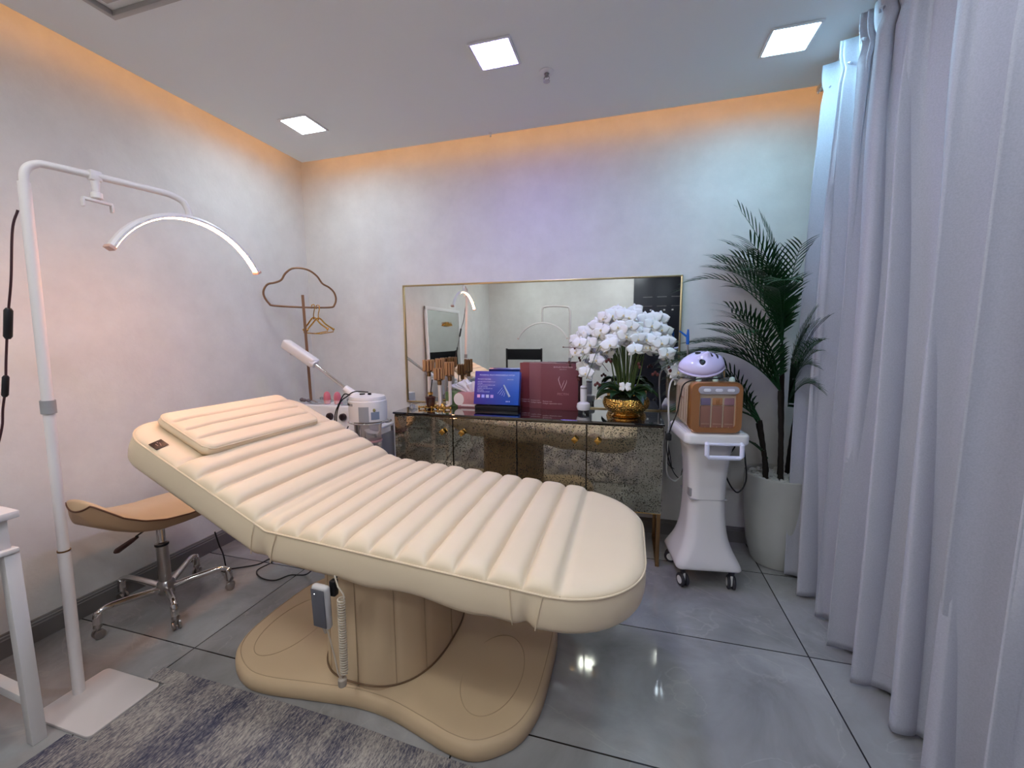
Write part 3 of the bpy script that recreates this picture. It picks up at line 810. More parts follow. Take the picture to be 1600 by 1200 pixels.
rg = [(-1.70, 1.040), (-1.701, .986), (-1.616, .985), (-1.616, .758), (-1.711, .757), (-1.712, .72), (-1.72, .5), (-1.73, -.35), (.10, -.37), (.11, .5), (.10, .975), (-.1, .99), (-.38, 1.006), (-.6, 1.016), (-.82, 1.030), (-1.07, 1.036), (-1.42, 1.040)]
rb = B().prism(rg[::-1] if sum(rg[i-1][0]*rg[i][1]-rg[i][0]*rg[i-1][1] for i in range(len(rg))) < 0 else rg, .0, .008, .002)
rugo = obj('area_rug', rb, rug_mat()); tag(rugo, 'woven rug in streaky grey, beige and navy lying in front of the bed', 'rug')

# ================================================================== WALL MIRROR
wm = thing('wall_mirror', (-.635, 2.685, .815), 'wide gold-framed mirror standing on the sideboard against the back wall', 'mirror')
x0, x1, z0, z1 = -1.556, .287, .800, 1.626
tl = .008                                                   # the frame hangs a touch out of level
def mq(x, z, y): return (x, y, z-(x-x0)*tl if z > 1 else z)
b = B(); ft = .011
for P_ in (((x0, z0), (x0, z1)), ((x1, z0), (x1, z1)), ((x0, z0), (x1, z0)), ((x0, z1), (x1, z1))):
    a, c = mq(P_[0][0], P_[0][1], 2.683), mq(P_[1][0], P_[1][1], 2.683)
    d = Vector(c)-Vector(a); mid = (Vector(a)+Vector(c))/2
    ang = atan2(d.z, d.x); b.box(tuple(mid), (d.length+ft, .026, ft), .002, Matrix.Rotation(-ang, 3, 'Y'))
obj('frame', b, mat('champagne_gold', (190, 170, 130), .3, 1), wm)
gl = [mq(x0, z0, 2.683), mq(x1, z0, 2.683), mq(x1, z1, 2.683), mq(x0, z1, 2.683)]
b = B(); b.add([(p[0], 2.680, p[2]) for p in gl]+[(p[0], 2.690, p[2]) for p in gl], [(0, 1, 2, 3), (4, 5, 6, 7), (0, 1, 5, 4), (1, 2, 6, 5), (2, 3, 7, 6), (3, 0, 4, 7)])
obj('glass', b, mat('wall_mirror_glass', (222, 226, 224), .015, 1), wm)

# ================================================================== MIRRORED SIDEBOARD
def antique():
    m = bpy.data.materials.new('antique_mirror'); m.use_nodes = True; nt = m.node_tree; b = nt.nodes['Principled BSDF']; Lk = nt.links.new
    tc = nt.nodes.new('ShaderNodeTexCoord')
    n = nt.nodes.new('ShaderNodeTexNoise'); n.inputs['Scale'].default_value = 150; n.inputs['Detail'].default_value = 2; n.inputs['Roughness'].default_value = .6
    n2 = nt.nodes.new('ShaderNodeTexNoise'); n2.inputs['Scale'].default_value = 9; n2.inputs['Detail'].default_value = 3
    Lk(tc.outputs['Object'], n.inputs['Vector']); Lk(tc.outputs['Object'], n2.inputs['Vector'])
    ad = nt.nodes.new('ShaderNodeMath'); ad.operation = 'MULTIPLY_ADD'; ad.inputs[1].default_value = .25; Lk(n2.outputs['Fac'], ad.inputs[0]); Lk(n.outputs['Fac'], ad.inputs[2])
    r = nt.nodes.new('ShaderNodeValToRGB'); e = r.color_ramp.elements; e[0].position = .69; e[0].color = (0, 0, 0, 1); e[1].position = .73; e[1].color = (1, 1, 1, 1)
    Lk(ad.outputs[0], r.inputs['Fac'])
    mx = nt.nodes.new('ShaderNodeMixRGB'); mx.inputs[1].default_value = rgba((190, 184, 166)); mx.inputs[2].default_value = rgba((72, 68, 60)); Lk(r.outputs['Color'], mx.inputs[0]); Lk(mx.outputs[0], b.inputs['Base Color'])
    b.inputs['Metallic'].default_value = 1
    mr = nt.nodes.new('ShaderNodeMapRange'); mr.inputs[3].default_value = .05; mr.inputs[4].default_value = .4; Lk(r.outputs['Color'], mr.inputs[0]); Lk(mr.outputs[0], b.inputs['Roughness'])
    return m
sb = thing('mirrored_sideboard', (-.62, 2.48, 0), 'antiqued mirror sideboard with four doors and a black glass top', 'sideboard')
M_ant = antique(); M_antd = mat('mirror_edge', (96, 84, 68), .2, 1)
CX0, CX1, CY0, CY1 = -1.424, .182, 2.285, 2.665
obj('carcass', B().box(((CX0+CX1)/2, (CY0+CY1)/2+.006, .548), (CX1-CX0-.006, CY1-CY0-.008, .484), .002), M_antd, sb)
obj('side_panel', B().box((CX1-.001, (CY0+CY1)/2, .546), (.006, CY1-CY0, .480), .001), M_ant, sb, sharp=3)
obj('side_panel', B().box((CX0+.001, (CY0+CY1)/2, .546), (.006, CY1-CY0, .480), .001), M_ant, sb, sharp=3)
dwid = (CX1-CX0)/4
for k in range(4):
    xc = CX0+dwid*(k+.5)
    d_ = obj('door', B().box((xc, CY0-.003, .540), (dwid-.006, .014, .472), .0015), M_ant, sb, sharp=3)
    hx = xc+(dwid/2-.063)*(1 if k in (0, 2) else -1)
    kb = B().box((hx, CY0-.028, .690), (.030, .012, .030), .002, Matrix.Rotation(pi/4, 3, 'Y')).box((hx, CY0-.016, .690), (.010, .018, .010), .001)
    obj('knob', kb, M_gold, d_)
obj('bottom_rail', B().box(((CX0+CX1)/2, (CY0+CY1)/2, .300), (CX1-CX0, CY1-CY0, .012), .002), M_gold, sb)
obj('countertop', B().box(((CX0+CX1)/2, (CY0+CY1)/2-.002, .792), (CX1-CX0+.012, CY1-CY0+.026, .012), .002), mat('black_glass_top', (16, 15, 16), .03, spec=1.0, coat=1), sb, sharp=3)
for xl in (CX0+.11, CX1-.075):
    b = B()
    if xl > -1:
        ys = (2.28, 2.62)
        b.box((CX1-.012, ys[0]+.01, .150), (.020, .014, .294), .002).box((CX1-.012, ys[1], .150), (.020, .014, .294), .002)
        b.box((CX1-.012, .5*(ys[0]+ys[1]), .010), (.020, ys[1]-ys[0], .020), .002)
    else:
        b.box((CX0+.012, 2.29, .150), (.020, .014, .294), .002).box((CX0+.012, 2.62, .150), (.020, .014, .294), .002).box((CX0+.012, 2.455, .010), (.020, .34, .020), .002)
    obj('leg_frame', b, M_brass, sb)

TOP = .798
# ------------------------------------------------------------------ things on the sideboard
M_maroon = mat('maroon_card', (124, 66, 72), .45, vary=(4, (118, 60, 66), .3, .7))
M_pink = mat('pale_print', (226, 190, 190), .5)
M_bk = mat('box_side_black', (26, 16, 20), .5)
def maroon(x, y, label, mm):
    t = thing('skincare_box', (x, y, TOP), label, 'box', 0, 'maroon boxes on the sideboard')
    w, h, d = .235, .295, .028
    obj('carton', B().box((x, y, TOP+h/2), (w, d, h), .0015), mm, t)
    obj('side_band', B().box((x+w/2, y, TOP+h/2), (.0012, d-.002, h-.002)), M_bk, t)
    yf = y-d/2-.0006; L0 = x-w/2
    text('lettering', 'SEAMLESS TOUCH MASK', .0105, (x+.022, yf, TOP+h-.026), (1, 0, 0), (0, 0, 1), M_pink, t, 'CENTER', 1.05)
    text('lettering', 'advanced care', .0065, (x+.022, yf, TOP+h-.038), (1, 0, 0), (0, 0, 1), M_pink, t, 'CENTER', 1.2)
    text('lettering', 'Premium care', .0105, (L0+.010, yf, TOP+.050), (1, 0, 0), (0, 0, 1), M_pink, t, 'LEFT')
    text('lettering', 'Collagen regeneration serum', .0105, (L0+.010, yf, TOP+.037), (1, 0, 0), (0, 0, 1), M_pink, t, 'LEFT')
    text('brand_lettering', 'PECTIN', .020, (x+.022, yf, TOP+.096), (1, 0, 0), (0, 0, 1), mat('rose_print', (178, 124, 126), .5), t, 'CENTER', 1.1)
    c = x+.014
    b = B()
    b.tube([(c-.014, yf, TOP+.215), (c-.021, yf, TOP+.195), (c-.013, yf, TOP+.168), (c-.002, yf, TOP+.140), (c+.008, yf, TOP+.168), (c+.016, yf, TOP+.190)], [.0006, .0016, .0016, .0016, .0014, .0005], 6)
    b.tube([(c-.006, yf, TOP+.148), (c+.006, yf, TOP+.124), (c+.018, yf, TOP+.150), (c+.030, yf, TOP+.178), (c+.031, yf, TOP+.192)], [.0005, .0012, .0016, .0014, .0005], 6)
    obj('emblem', b, M_pink, t)
maroon(-.420, 2.585, 'maroon box with a thin leaf emblem, front of three', M_maroon)
maroon(-.505, 2.616, 'maroon box, middle of three, mostly behind the front one', mat('maroon_card_b', (134, 78, 82), .45))
maroon(-.575, 2.647, 'maroon box, rearmost and leftmost of three, next to the blue box', mat('maroon_card_c', (128, 54, 58), .45))

# blue product box leaning on a stand
bl = thing('device_box', (-.81, 2.53, TOP), 'tilted blue product box with white text and a picture of a pen', 'box')
tb = radians(12); rb_ = Matrix.Rotation(-tb, 3, 'X')
w, h, d = .300, .215, .045
cB = Vector((-.815, 2.525, TOP+.030+h/2*cos(tb)))
def bp_(u, v, dep=0): return cB + Vector((u, 0, 0)) + rb_ @ Vector((0, -d/2-dep, v))
def blue_mat():
    m = bpy.data.materials.new('blue_violet_print'); m.use_nodes = True; nt = m.node_tree; b = nt.nodes['Principled BSDF']
    tc = nt.nodes.new('ShaderNodeTexCoord'); sx = nt.nodes.new('ShaderNodeSeparateXYZ'); mr = nt.nodes.new('ShaderNodeMapRange'); mr.inputs[1].default_value = -.15; mr.inputs[2].default_value = .12
    r = nt.nodes.new('ShaderNodeValToRGB'); r.color_ramp.elements[0].color = rgba((66, 48, 150)); r.color_ramp.elements[1].color = rgba((22, 84, 184))
    nt.links.new(tc.outputs['Object'], sx.inputs[0]); nt.links.new(sx.outputs[0], mr.inputs[0]); nt.links.new(mr.outputs[0], r.inputs[0]); nt.links.new(r.outputs[0], b.inputs['Base Color'])
    b.inputs['Roughness'].default_value = .3
    return m
obj('carton', B().box(tuple(cB), (w, d, h), .002, rb_), blue_mat(), bl)
obj('tray', B().box((cB.x, cB.y+.004, TOP+.012), (w-.01, .085, .024), .002), mat('black_card', (14, 14, 24), .35), bl)
M_pr = mat('white_print', (214, 220, 255), .5)
Yd = rb_ @ Vector((0, 0, 1))
text('lettering', 'POWERFUL MULTI MICRONEEDLE SYSTEM', .0125, tuple(bp_(-.118, .078, .0006)), (1, 0, 0), Yd, M_pr, bl)
text('lettering', 'PRODUCT FEATURES', .0095, tuple(bp_(-.130, .052, .0006)), (1, 0, 0), Yd, M_pr, bl)
text('lettering', 'USER GUIDE', .0075, tuple(bp_(.070, .052, .0006)), (1, 0, 0), Yd, M_pr, bl)
for k, s_ in enumerate(('Adjustable speed and depth for care', 'of the skin', 'Wireless and wired double use with', 'replaceable cartridge', 'Suitable for face neck and scalp', 'digital display', 'Long life battery included')):
    text('lettering', s_, .0082, tuple(bp_(-.130, .036-.0108*k, .0006)), (1, 0, 0), Yd, M_pr, bl)
for k, c_ in enumerate(((232, 180, 226), (170, 170, 248), (196, 196, 230), (196, 160, 226))):
    obj('printed_icon', B().box(tuple(bp_(-.118+.030*k, -.055, .0006)), (.020, .001, .020), 0, rb_), mat('icon_%d' % k, c_, .5), bl)
obj('printed_pen', B().tube([bp_(.048, .020, .001), bp_(.090, -.055, .001)], [.0045, .0075], 8), mat('pen_print', (176, 186, 206), .3), bl)
b = B()
for k in range(4): b.tube([bp_(.040+.006*k, .002-.010*k, .0006), bp_(.010+.014*k, -.036-.006*k, .0006)], .0009, 5)
obj('printed_lines', b, M_pr, bl)
for k in range(3): obj('printed_icon', B().box(tuple(bp_(.070+.010*k, -.085, .0006)), (.005, .001, .007), 0, rb_), M_pr, bl)

# tissue boxes
def tissue(x, y, col, w, label, paper, sym):
    t = thing('tissue_box', (x, y, TOP), label, 'tissue box')
    obj('carton', B().box((x, y, TOP+.050), (w, .11, .098), .002), mat('carton_%d' % col[0], col, .55, vary=(14, tuple(int(c*.9) for c in col), .35, .65)), t)
    if sym == 'pink':
        obj('printed_circle', B().lathe([(.001, 0), (.036, 0), (.036, .0012), (.001, .0012)], (x-.058, y-.0555, TOP+.054), 28, rot=Matrix.Rotation(pi/2, 3, 'X'), sx=1, sy=1.15), mat('cream_print', (236, 222, 212), .6), t)
        obj('printed_band', B().box((x+.02, y-.0556, TOP+.016), (.13, .0008, .012)), mat('cream_print', (236, 222, 212)), t)
    else:
        obj('printed_square', B().box((x-.028, y-.0556, TOP+.026), (.022, .0008, .022)), mat('cream_print', (236, 222, 212), .6), t)
    if paper:
        def f(i, j):
            a = i*2*pi; r = .004+.075*j
            z = TOP+.150-.055*j+.012*sin(3*a+1)*j; return Vector((x-.015+r*cos(a)*1.25-.03*j, y+r*sin(a)*.5, z+.022*cos(a)*j-.02*(1-j)))
        q = B()
        for (sx, hh, lean) in ((-.05, .055, -.085), (-.01, .085, -.03), (.03, .075, .02)):
            for s_ in (-1, 1):
                def g(i, j, sx=sx, hh=hh, lean=lean, s_=s_): return Vector((x+sx*.4+(i-.5)*.085*(.35+j*.75)+lean*j, y+s_*(.008+.018*j)+.006*sin(9*i+4*j), TOP+.096+hh*j*(1-.35*abs(2*i-1)**1.5)+.004*sin(14*i)))
                q.grid(g, 14, 8)
        obj('tissue', q, mat('tissue_paper', (238, 236, 240), .8), t, sharp=0, solid=.0008)
    return t
tissue(-1.147, 2.595, (112, 132, 84), .085, 'small green tissue box left of the pink one', False, 'green')
tissue(-1.030, 2.585, (198, 138, 138), .135, 'pink tissue box with white tissues beside the blue box', True, 'pink')

# fluted amber candle holders
M_amber = mat('amber_glass', (222, 168, 116), .10, spec=.9, trans=.35, ior=1.45)
M_candle = mat('candle_wax', (226, 210, 196), .45)
def flute(b, cx, cy, za, zb, r, n=10):
    for k in range(n):
        a = 2*pi*k/n; b.tube([(cx+r*cos(a), cy+r*sin(a), za+.008*(k % 2)), (cx+r*cos(a), cy+r*sin(a), zb)], r*pi/n*.66, 8)
def holder(x, y, cups, label):
    t = thing('candle_holder', (x, y, TOP), label, 'candle holder', 0, 'amber glass candle holders')
    obj('base', B().lathe([(.046, 0), (.048, .003), (.046, .006), (.02, .010), (.014, .018), (.011, .026)], (x, y, TOP), 28), M_gold, t)
    for (dx, dy, zc, hh, r) in cups:
        px, py = x+dx, y+dy
        obj('stem', B().tube([(x+dx*.5, y+dy*.5, TOP+.006), (px, py, TOP+.02), (px, py, zc-.03)], .0115, 12), M_candle, t)
        obj('cup_holder', B().lathe([(.013, -.035), (.014, -.03), (.014, -.008), (.03, 0), (.03, .003)], (px, py, zc), 20), M_brass, t)
        q = B(); flute(q, px, py, zc, zc+hh, r); obj('glass_cup', q, M_amber, t)
        obj('gap_shade_core', B().lathe([(.01, .002), (r*.84, .004), (r*.84, hh-.006), (r*.7, hh-.006)], (px, py, zc), 18), mat('dark_amber', (112, 66, 34), .3), t)  # dark core put inside so the gaps between the flutes look shaded
holder(-1.290, 2.545, ((-.020, 0, 1.035, .078, .034), (.050, .030, 1.050, .070, .027)), 'amber fluted-glass candle holder, left of two, behind the right one')
holder(-1.190, 2.490, ((-.014, -.006, .985, .078, .031), (.048, .022, 1.010, .092, .027)), 'amber fluted-glass candle holder, right of two, next to the green box')
# reed diffuser and crystal tray
rd = thing('reed_diffuser', (-1.255, 2.43, TOP), 'small dark brown glass diffuser bottle in front of the candle holders', 'diffuser')
obj('bottle', B().lathe([(.012, 0), (.022, .004), (.030, .040), (.034, .075), (.028, .080), (.012, .083), (.012, .098)], (-1.255, 2.45, TOP), 24), mat('brown_glass', (72, 36, 28), .1, spec=.8, trans=.3), rd)
obj('collar', B().lathe([(.013, .090), (.017, .092), (.017, .106), (.013, .108)], (-1.255, 2.45, TOP), 20), M_gold, rd)
obj('reed', B().tube([(-1.255, 2.45, TOP+.09), (-1.243, 2.46, TOP+.190)], .0035, 6), M_black, rd)
tg = thing('gold_stand', (-1.19, 2.415, TOP), 'low gold ring stand at the front of the candle holders', 'stand')
b = B()
for k in range(5): b.tube([(-1.30+.045*k+.018*cos(2*pi*i/20), 2.415+.018*sin(2*pi*i/20), TOP+.012) for i in range(20)], .0028, 6, closed=True)
for k in range(6): b.box((-1.322+.045*k, 2.415, TOP+.010), (.008, .008, .02), .001)
obj('ring', b, M_gold, tg)
gt = thing('crystal_tray', (-1.365, 2.43, TOP), 'small clear crystal tray at the left end of the sideboard', 'tray')
b = B()
for k in range(7):
    a = k*.9; b.box((-1.375+.022*cos(a*2), 2.425+.03*sin(a*1.7), TOP+.006+.002*k), (.018, .004, .022), .001, Matrix.Rotation(a, 3, 'Z') @ Matrix.Rotation(.8, 3, 'Y'))
obj('crystal', b, mat('clear_crystal', (236, 236, 240), .05, trans=.7), gt)

# white facial massager
fm = thing('facial_brush', (-.262, 2.50, TOP), 'white upright facial cleansing brush right of the maroon boxes', 'facial brush')
cx_, cy_ = -.262, 2.50
obj('head', B().lathe([(.020, .018), (.036, .022), (.042, .040), (.038, .060), (.022, .070)], (cx_, cy_, TOP), 28), M_whitepl, fm)
b = B()
for k in range(16):
    a = 2*pi*k/16; b.tube([(cx_+.030*cos(a), cy_+.030*sin(a), TOP), (cx_+.031*cos(a), cy_+.031*sin(a), TOP+.02)], .0026, 5)
obj('bristles', b, M_ink, fm)
obj('handle', B().lathe([(.018, .066), (.0195, .08), (.0205, .14), (.020, .162), (.014, .168)], (cx_, cy_, TOP), 24), M_whitepl, fm)
obj('cap', B().lathe([(.0206, .150), (.0208, .154), (.0206, .158)], (cx_, cy_, TOP), 24), M_grey, fm)

# ================================================================== ORCHIDS
orc = thing('orchid_arrangement', (-.015, 2.47, TOP), 'white orchids with dark green leaves in a hammered gold bowl on the sideboard', 'flower arrangement')
OX, OY = -.015, 2.47
M_hgold = bpy.data.materials.new('hammered_gold'); M_hgold.use_nodes = True
nt = M_hgold.node_tree; pb_ = nt.nodes['Principled BSDF']; pb_.inputs['Base Color'].default_value = rgba((226, 180, 96)); pb_.inputs['Metallic'].default_value = 1; pb_.inputs['Roughness'].default_value = .14
vo = nt.nodes.new('ShaderNodeTexVoronoi'); vo.inputs['Scale'].default_value = 95; tcg = nt.nodes.new('ShaderNodeTexCoord'); bpn = nt.nodes.new('ShaderNodeBump'); bpn.inputs['Strength'].default_value = 1; bpn.inputs['Distance'].default_value = .006
nt.links.new(tcg.outputs['Object'], vo.inputs['Vector']); nt.links.new(vo.outputs['Distance'], bpn.inputs['Height']); nt.links.new(bpn.outputs['Normal'], pb_.inputs['Normal'])
obj('bowl', B().lathe([(.075, .018), (.10, .030), (.125, .055), (.133, .080), (.126, .108), (.120, .110), (.118, .104), (.11, .08), (.02, .07)], (OX, OY, TOP), 48), M_hgold, orc)
obj('bowl_foot', B().lathe([(.080, 0), (.082, .003), (.078, .007), (.070, .012), (.070, .020)], (OX, OY, TOP), 40), M_gold, orc)
obj('moss', B().lathe([(.116, .095), (.08, .108), (.001, .115)], (OX, OY, TOP), 24), mat('moss', (44, 50, 30), .9, bump=(90, 1, .01)), orc)
M_leaf = mat('orchid_leaf', (38, 66, 34), .3, vary=(9, (28, 52, 28), .3, .7))
M_stem = mat('orchid_stem', (74, 92, 44), .5)
M_petal = mat('orchid_petal', (240, 240, 236), .55, sss=.1)
M_petal2 = mat('orchid_throat', (232, 214, 160), .5)
M_bud = mat('orchid_bud', (92, 44, 38), .5)
def leaf(a, length, width, rise, droop):
    def f(i, j):
        t = i; u = 2*j-1; w = width*sin(pi*min(t*.92+.06, 1))**.7
        r = .02+length*t*cos(.4*t); z = TOP+.11+rise*sin(pi*.62*t)-droop*t*t
        c, s_ = cos(a), sin(a)
        return Vector((OX+r*c-u*w*s_, OY+r*s_*.8+u*w*c, z+.018*u*u))
    return B().grid(f, 14, 6)
for (a, l, w_, ri, dr_) in ((200, .17, .034, .05, .06), (235, .13, .034, .045, .045), (170, .16, .030, .09, .05), (280, .12, .034, .05, .04), (315, .14, .034, .05, .05), (350, .17, .032, .07, .06), (30, .13, .03, .08, .05), (130, .14, .03, .09, .04), (215, .19, .026, .10, .09), (255, .10, .03, .08, .03), (300, .18, .028, .05, .075), (330, .15, .030, .09, .05)):
    obj('leaf', leaf(radians(a), l, w_, ri, dr_), M_leaf, orc, sharp=0, solid=.0016)
rnd = random.Random(11)
def flower_mesh():
    b = B()
    def petal(a, L_, W_, cup, mi=0):
        def f(i, j):
            u = 2*j-1; t = i; w = W_*(sin(pi*min(.08+t*.92, 1)**.8))**.75
            x = L_*t; y = u*w; z = cup*t*t-.006*u*u*t+.003
            c, s_ = cos(a), sin(a); return Vector((x*c-y*s_, x*s_+y*c, z))
        b.grid(f, 7, 5, mi)
    for a in (90, 212, 328): petal(radians(a), .040, .013, -.006)
    for a in (20, 160): petal(radians(a), .042, .023, .004)
    b.ball((0, -.005, .006), (.0042, .006, .005), 8, 6, 1)
    return b
fl_b = flower_mesh()
fl_me = None
def put_flower(p, facing, sc, roll):
    global fl_me
    if fl_me is None:
        o = obj('flower', fl_b, [M_petal, M_petal2], None, sharp=0); fl_me = o
        md = o.modifiers.new('thickness', 'SOLIDIFY'); md.thickness = .0008
    else:
        o = fl_me.copy(); COL.objects.link(o)
    z = Vector(facing).normalized(); x = Vector((0, 0, 1)).cross(z); x = x.normalized() if x.length > .01 else Vector((1, 0, 0)); y = z.cross(x)
    R_ = Matrix((x, y, z)).transposed() @ Matrix.Rotation(roll, 3, 'Z')
    o.parent = orc; o.matrix_local = FR[orc.name].inverted() @ (Matrix.Translation(p) @ R_.to_4x4() @ Matrix.Scale(sc, 4))
    return o
stems = [(-.31, -.04, 1.14, 1.31), (-.33, .0, 1.22, 1.30), (-.22, -.10, 1.02, 1.24), (.30, -.02, .96, 1.26), (.06, -.13, 1.14, 1.32), (-.08, -.14, 1.18, 1.34), (-.29, -.02, 1.20, 1.33), (-.25, -.07, 1.13, 1.30), (-.27, .03, 1.05, 1.26), (-.16, -.09, 1.24, 1.40), (-.10, -.05, 1.30, 1.41), (.0, -.11, 1.24, 1.39), (.06, .02, 1.33, 1.42), (.16, -.05, 1.26, 1.37), (.25, 0, 1.20, 1.36), (.27, -.07, 1.03, 1.30), (.21, -.10, 1.12, 1.28), (.13, -.10, 1.18, 1.30)]
nf = 0
for si, (dx, dy, ze, zp) in enumerate(stems):
    p0 = Vector((OX+dx*.12, OY+dy*.2, TOP+.10)); pk = Vector((OX+dx*.60, OY+dy*.7, zp-.015)); pe = Vector((OX+dx, OY+dy, ze))
    m1 = Vector((OX+dx*.22, OY+dy*.3, TOP+.30))
    sp = spline([p0, m1, pk, pe], 10)
    obj('stem', B().tube(sp, [.0032-.0016*i/len(sp) for i in range(len(sp))], 6), M_stem, orc)
    n_ = 6 if si % 2 else 5
    for k in range(n_):
        t = .50+.46*k/(n_-1); idx = min(int(t*(len(sp)-1)), len(sp)-1); q = sp[idx]
        off = Vector((rnd.uniform(-.022, .022), rnd.uniform(-.035, .01), rnd.uniform(-.022, .012)))
        fdir = Vector((dx*1.3+rnd.uniform(-.35, .35), -1+rnd.uniform(-.3, .3), rnd.uniform(-.05, .35)))
        put_flower(q+off, fdir, rnd.uniform(1.05, 1.35), rnd.uniform(-.4, .4)); nf += 1
    if si % 4 == 0:
        bb_ = B()
        for k in range(2): bb_.ball(tuple(pe+Vector((dx*.05+.006*k, -.01*k, -.03-.016*k))), (.008, .008, .010), 10, 8)
        obj('bud', bb_, M_bud, orc)
for (x, z) in ((-.17, .985), (-.11, 1.12), (.14, 1.05)):
    bb_ = B()
    for k in range(3): bb_.ball((OX+x+.012*k, OY-.08, z+.01*(k % 2)), (.0085, .008, .010), 10, 8)
    obj('bud', bb_, M_bud, orc)
for k in range(8):
    a = rnd.uniform(0, 2*pi); b = B().tube(spline([(OX+.03*cos(a), OY+.03*sin(a), TOP+.10), (OX+.07*cos(a), OY+.05*sin(a), TOP+.22), (OX+.10*cos(a), OY+.07*sin(a), TOP+.40)], 6), .003, 6)
    obj('stem', b, M_stem, orc)
obj('twig', B().tube(spline([(OX-.10, OY-.05, 1.06), (OX-.19, OY-.06, 1.17), (OX-.28, OY-.07, 1.195), (OX-.355, OY-.08, 1.20)], 8), .0018, 6).ball((OX-.355, OY-.08, 1.20), .004).ball((OX-.29, OY-.07, 1.192), .006), M_bud, orc)
for dx in (-.018, .018): put_flower(Vector((OX-.005+dx, OY-.13, .985)), (dx*8, -1, .1), .62, pi/2 if dx > 0 else -pi/2)

# ================================================================== EQUIPMENT TROLLEY
TX, TY = .383, 2.265; TR = radians(8)
tr = thing('equipment_trolley', (TX, TY, 0), 'glossy white pedestal trolley on castors between sideboard and potted palm', 'trolley', TR)
M_ped = mat('pedestal_white', (222, 218, 216), .22, coat=.5)
def rr_row(w, d, r, k=6): return rrect(0, 0, w, d, r, k)
rows = [(.095, .310, .300, .03), (.105, .318, .312, .035), (.135, .304, .300, .05), (.18, .256, .270, .06), (.24, .212, .240, .06), (.32, .188, .215, .055), (.42, .178, .195, .05), (.52, .180, .19, .05), (.62, .192, .20, .05), (.70, .210, .215, .05), (.745, .235, .24, .05)]
b = B(); V = []; n = None
for (z, w_, d_, r_) in rows:
    o_ = rr_row(w_, d_, r_); n = len(o_)
    for (x, y) in o_:
        zz = z
        if z < .11:                                  # arched lower edge
            e = max(abs(x)/(w_/2), abs(y)/(d_/2)); cx2 = min(abs(x)/(w_/2), 1); cy2 = min(abs(y)/(d_/2), 1)
            zz = z+.028*(1-smooth(.25, .95, min(cx2, cy2)))*(1 if z < .1 else .6)
        V.append((x, y, zz))
b.add(V, [(r*n+i, r*n+(i+1) % n, (r+1)*n+(i+1) % n, (r+1)*n+i) for r in range(len(rows)-1) for i in range(n)]+[tuple((len(rows)-1)*n+i for i in range(n)), tuple(range(n))])
pd = obj('pedestal', b, M_ped, tr, local=True, sharp=0)
md = pd.modifiers.new('smooth', 'SUBSURF'); md.levels = 1; md.render_levels = 1
obj('joint_line', B().box((0, 0, .447), (.1805, .1975, .002), .0008), M_grey, tr, local=True)
obj('badge', B().box((-.082, -.055, .475), (.016, .045, .045), .004), M_grey, tr, local=True)
obj('tray', B().prism(rrect(0, -.01, .295, .335, .035), .745, .800, .014).prism(rrect(0, -.01, .26, .30, .025), .796, .803, .002), M_whitepl, tr, local=True)
hb = B()
hp = [(-.048, -.175, .755), (-.050, -.185, .75), (-.050, -.187, .700), (-.040, -.187, .690), (.095, -.187, .690), (.105, -.187, .700), (.105, -.185, .75), (.103, -.175, .755)]
obj('handle', B().tube(hp, .0105, 10).box((.0275, -.176, .752), (.165, .02, .012), .004), mat('handle_white', (226, 228, 246), .3), tr, local=True)
for (x, y, rz_) in ((-.115, -.115, .3), (.115, -.115, -.2), (-.120, .115, 1.2), (.115, .115, .5)):
    c = B().lathe([(.012, .06), (.014, .085), (.014, .11)], (x, y, 0), 14)
    R_ = Matrix.Rotation(rz_, 3, 'Z')
    for sd in (-1, 1):
        off = R_ @ Vector((.012*sd, 0, 0))
        c.lathe([(.001, -.007), (.030, -.007), (.034, -.003), (.034, .003), (.030, .007), (.001, .007)], (x+off.x, y+off.y-.0, .034), 22, rot=R_ @ Matrix.Rotation(pi/2, 3, 'Y'))
    cs = obj('caster', c, M_rubber, tr, local=True)
    obj('caster_bracket', B().box((x, y, .045), (.011, .030, .055), .003, R_), M_white, cs, local=True)
    h_ = B()
    for sd in (-1, 1):
        off = R_ @ Vector((.0195*sd, 0, 0)); h_.lathe([(.001, -.001), (.020, -.001), (.020, .001), (.001, .001)], (x+off.x, y+off.y, .034), 18, rot=R_ @ Matrix.Rotation(pi/2, 3, 'Y'))
    obj('hub_cap', h_, M_white, cs, local=True)

# skin care machine on the trolley
TT = .803
dv = thing('skin_machine', (TX, TY, TT), 'beige and bronze skin care machine with three cartridges, on the white trolley', 'beauty machine', TR)
M_bronze = mat('bronze_gloss', (214, 150, 94), .28, .8, coat=.5)
M_beige = mat('beige_shell', (196, 176, 152), .4)
W_, H_ = .232, .240
xc, yf = -.014, -.165                                   # front face (local)
b = B(); V = []; prof = [(-.168, 1.0), (-.10, 1.0), (.0, .985), (.10, .95), (.135, .93), (.145, .89)]
def sect(sc, y): return [(xc+p[0]*sc, y, H_/2+.002+p[1]*sc) for p in rrect(0, 0, W_-.010, H_-.012, .030)]
V = []
for (y, sc) in prof: V += sect(sc, y)
n = 28
b.add(V, [(r*n+i, r*n+(i+1) % n, (r+1)*n+(i+1) % n, (r+1)*n+i) for r in range(len(prof)-1) for i in range(n)]+[tuple(range(n)), tuple((len(prof)-1)*n+i for i in range(n))])
sh = obj('housing', b, M_beige, dv, local=True)
gb = B()
for k in range(5): gb.box((xc-W_/2+.0045, -.09+.045*k, .12), (.002, .003, .16), .0005)
obj('groove', gb, mat('groove_shade', (150, 126, 104), .6), dv, local=True)
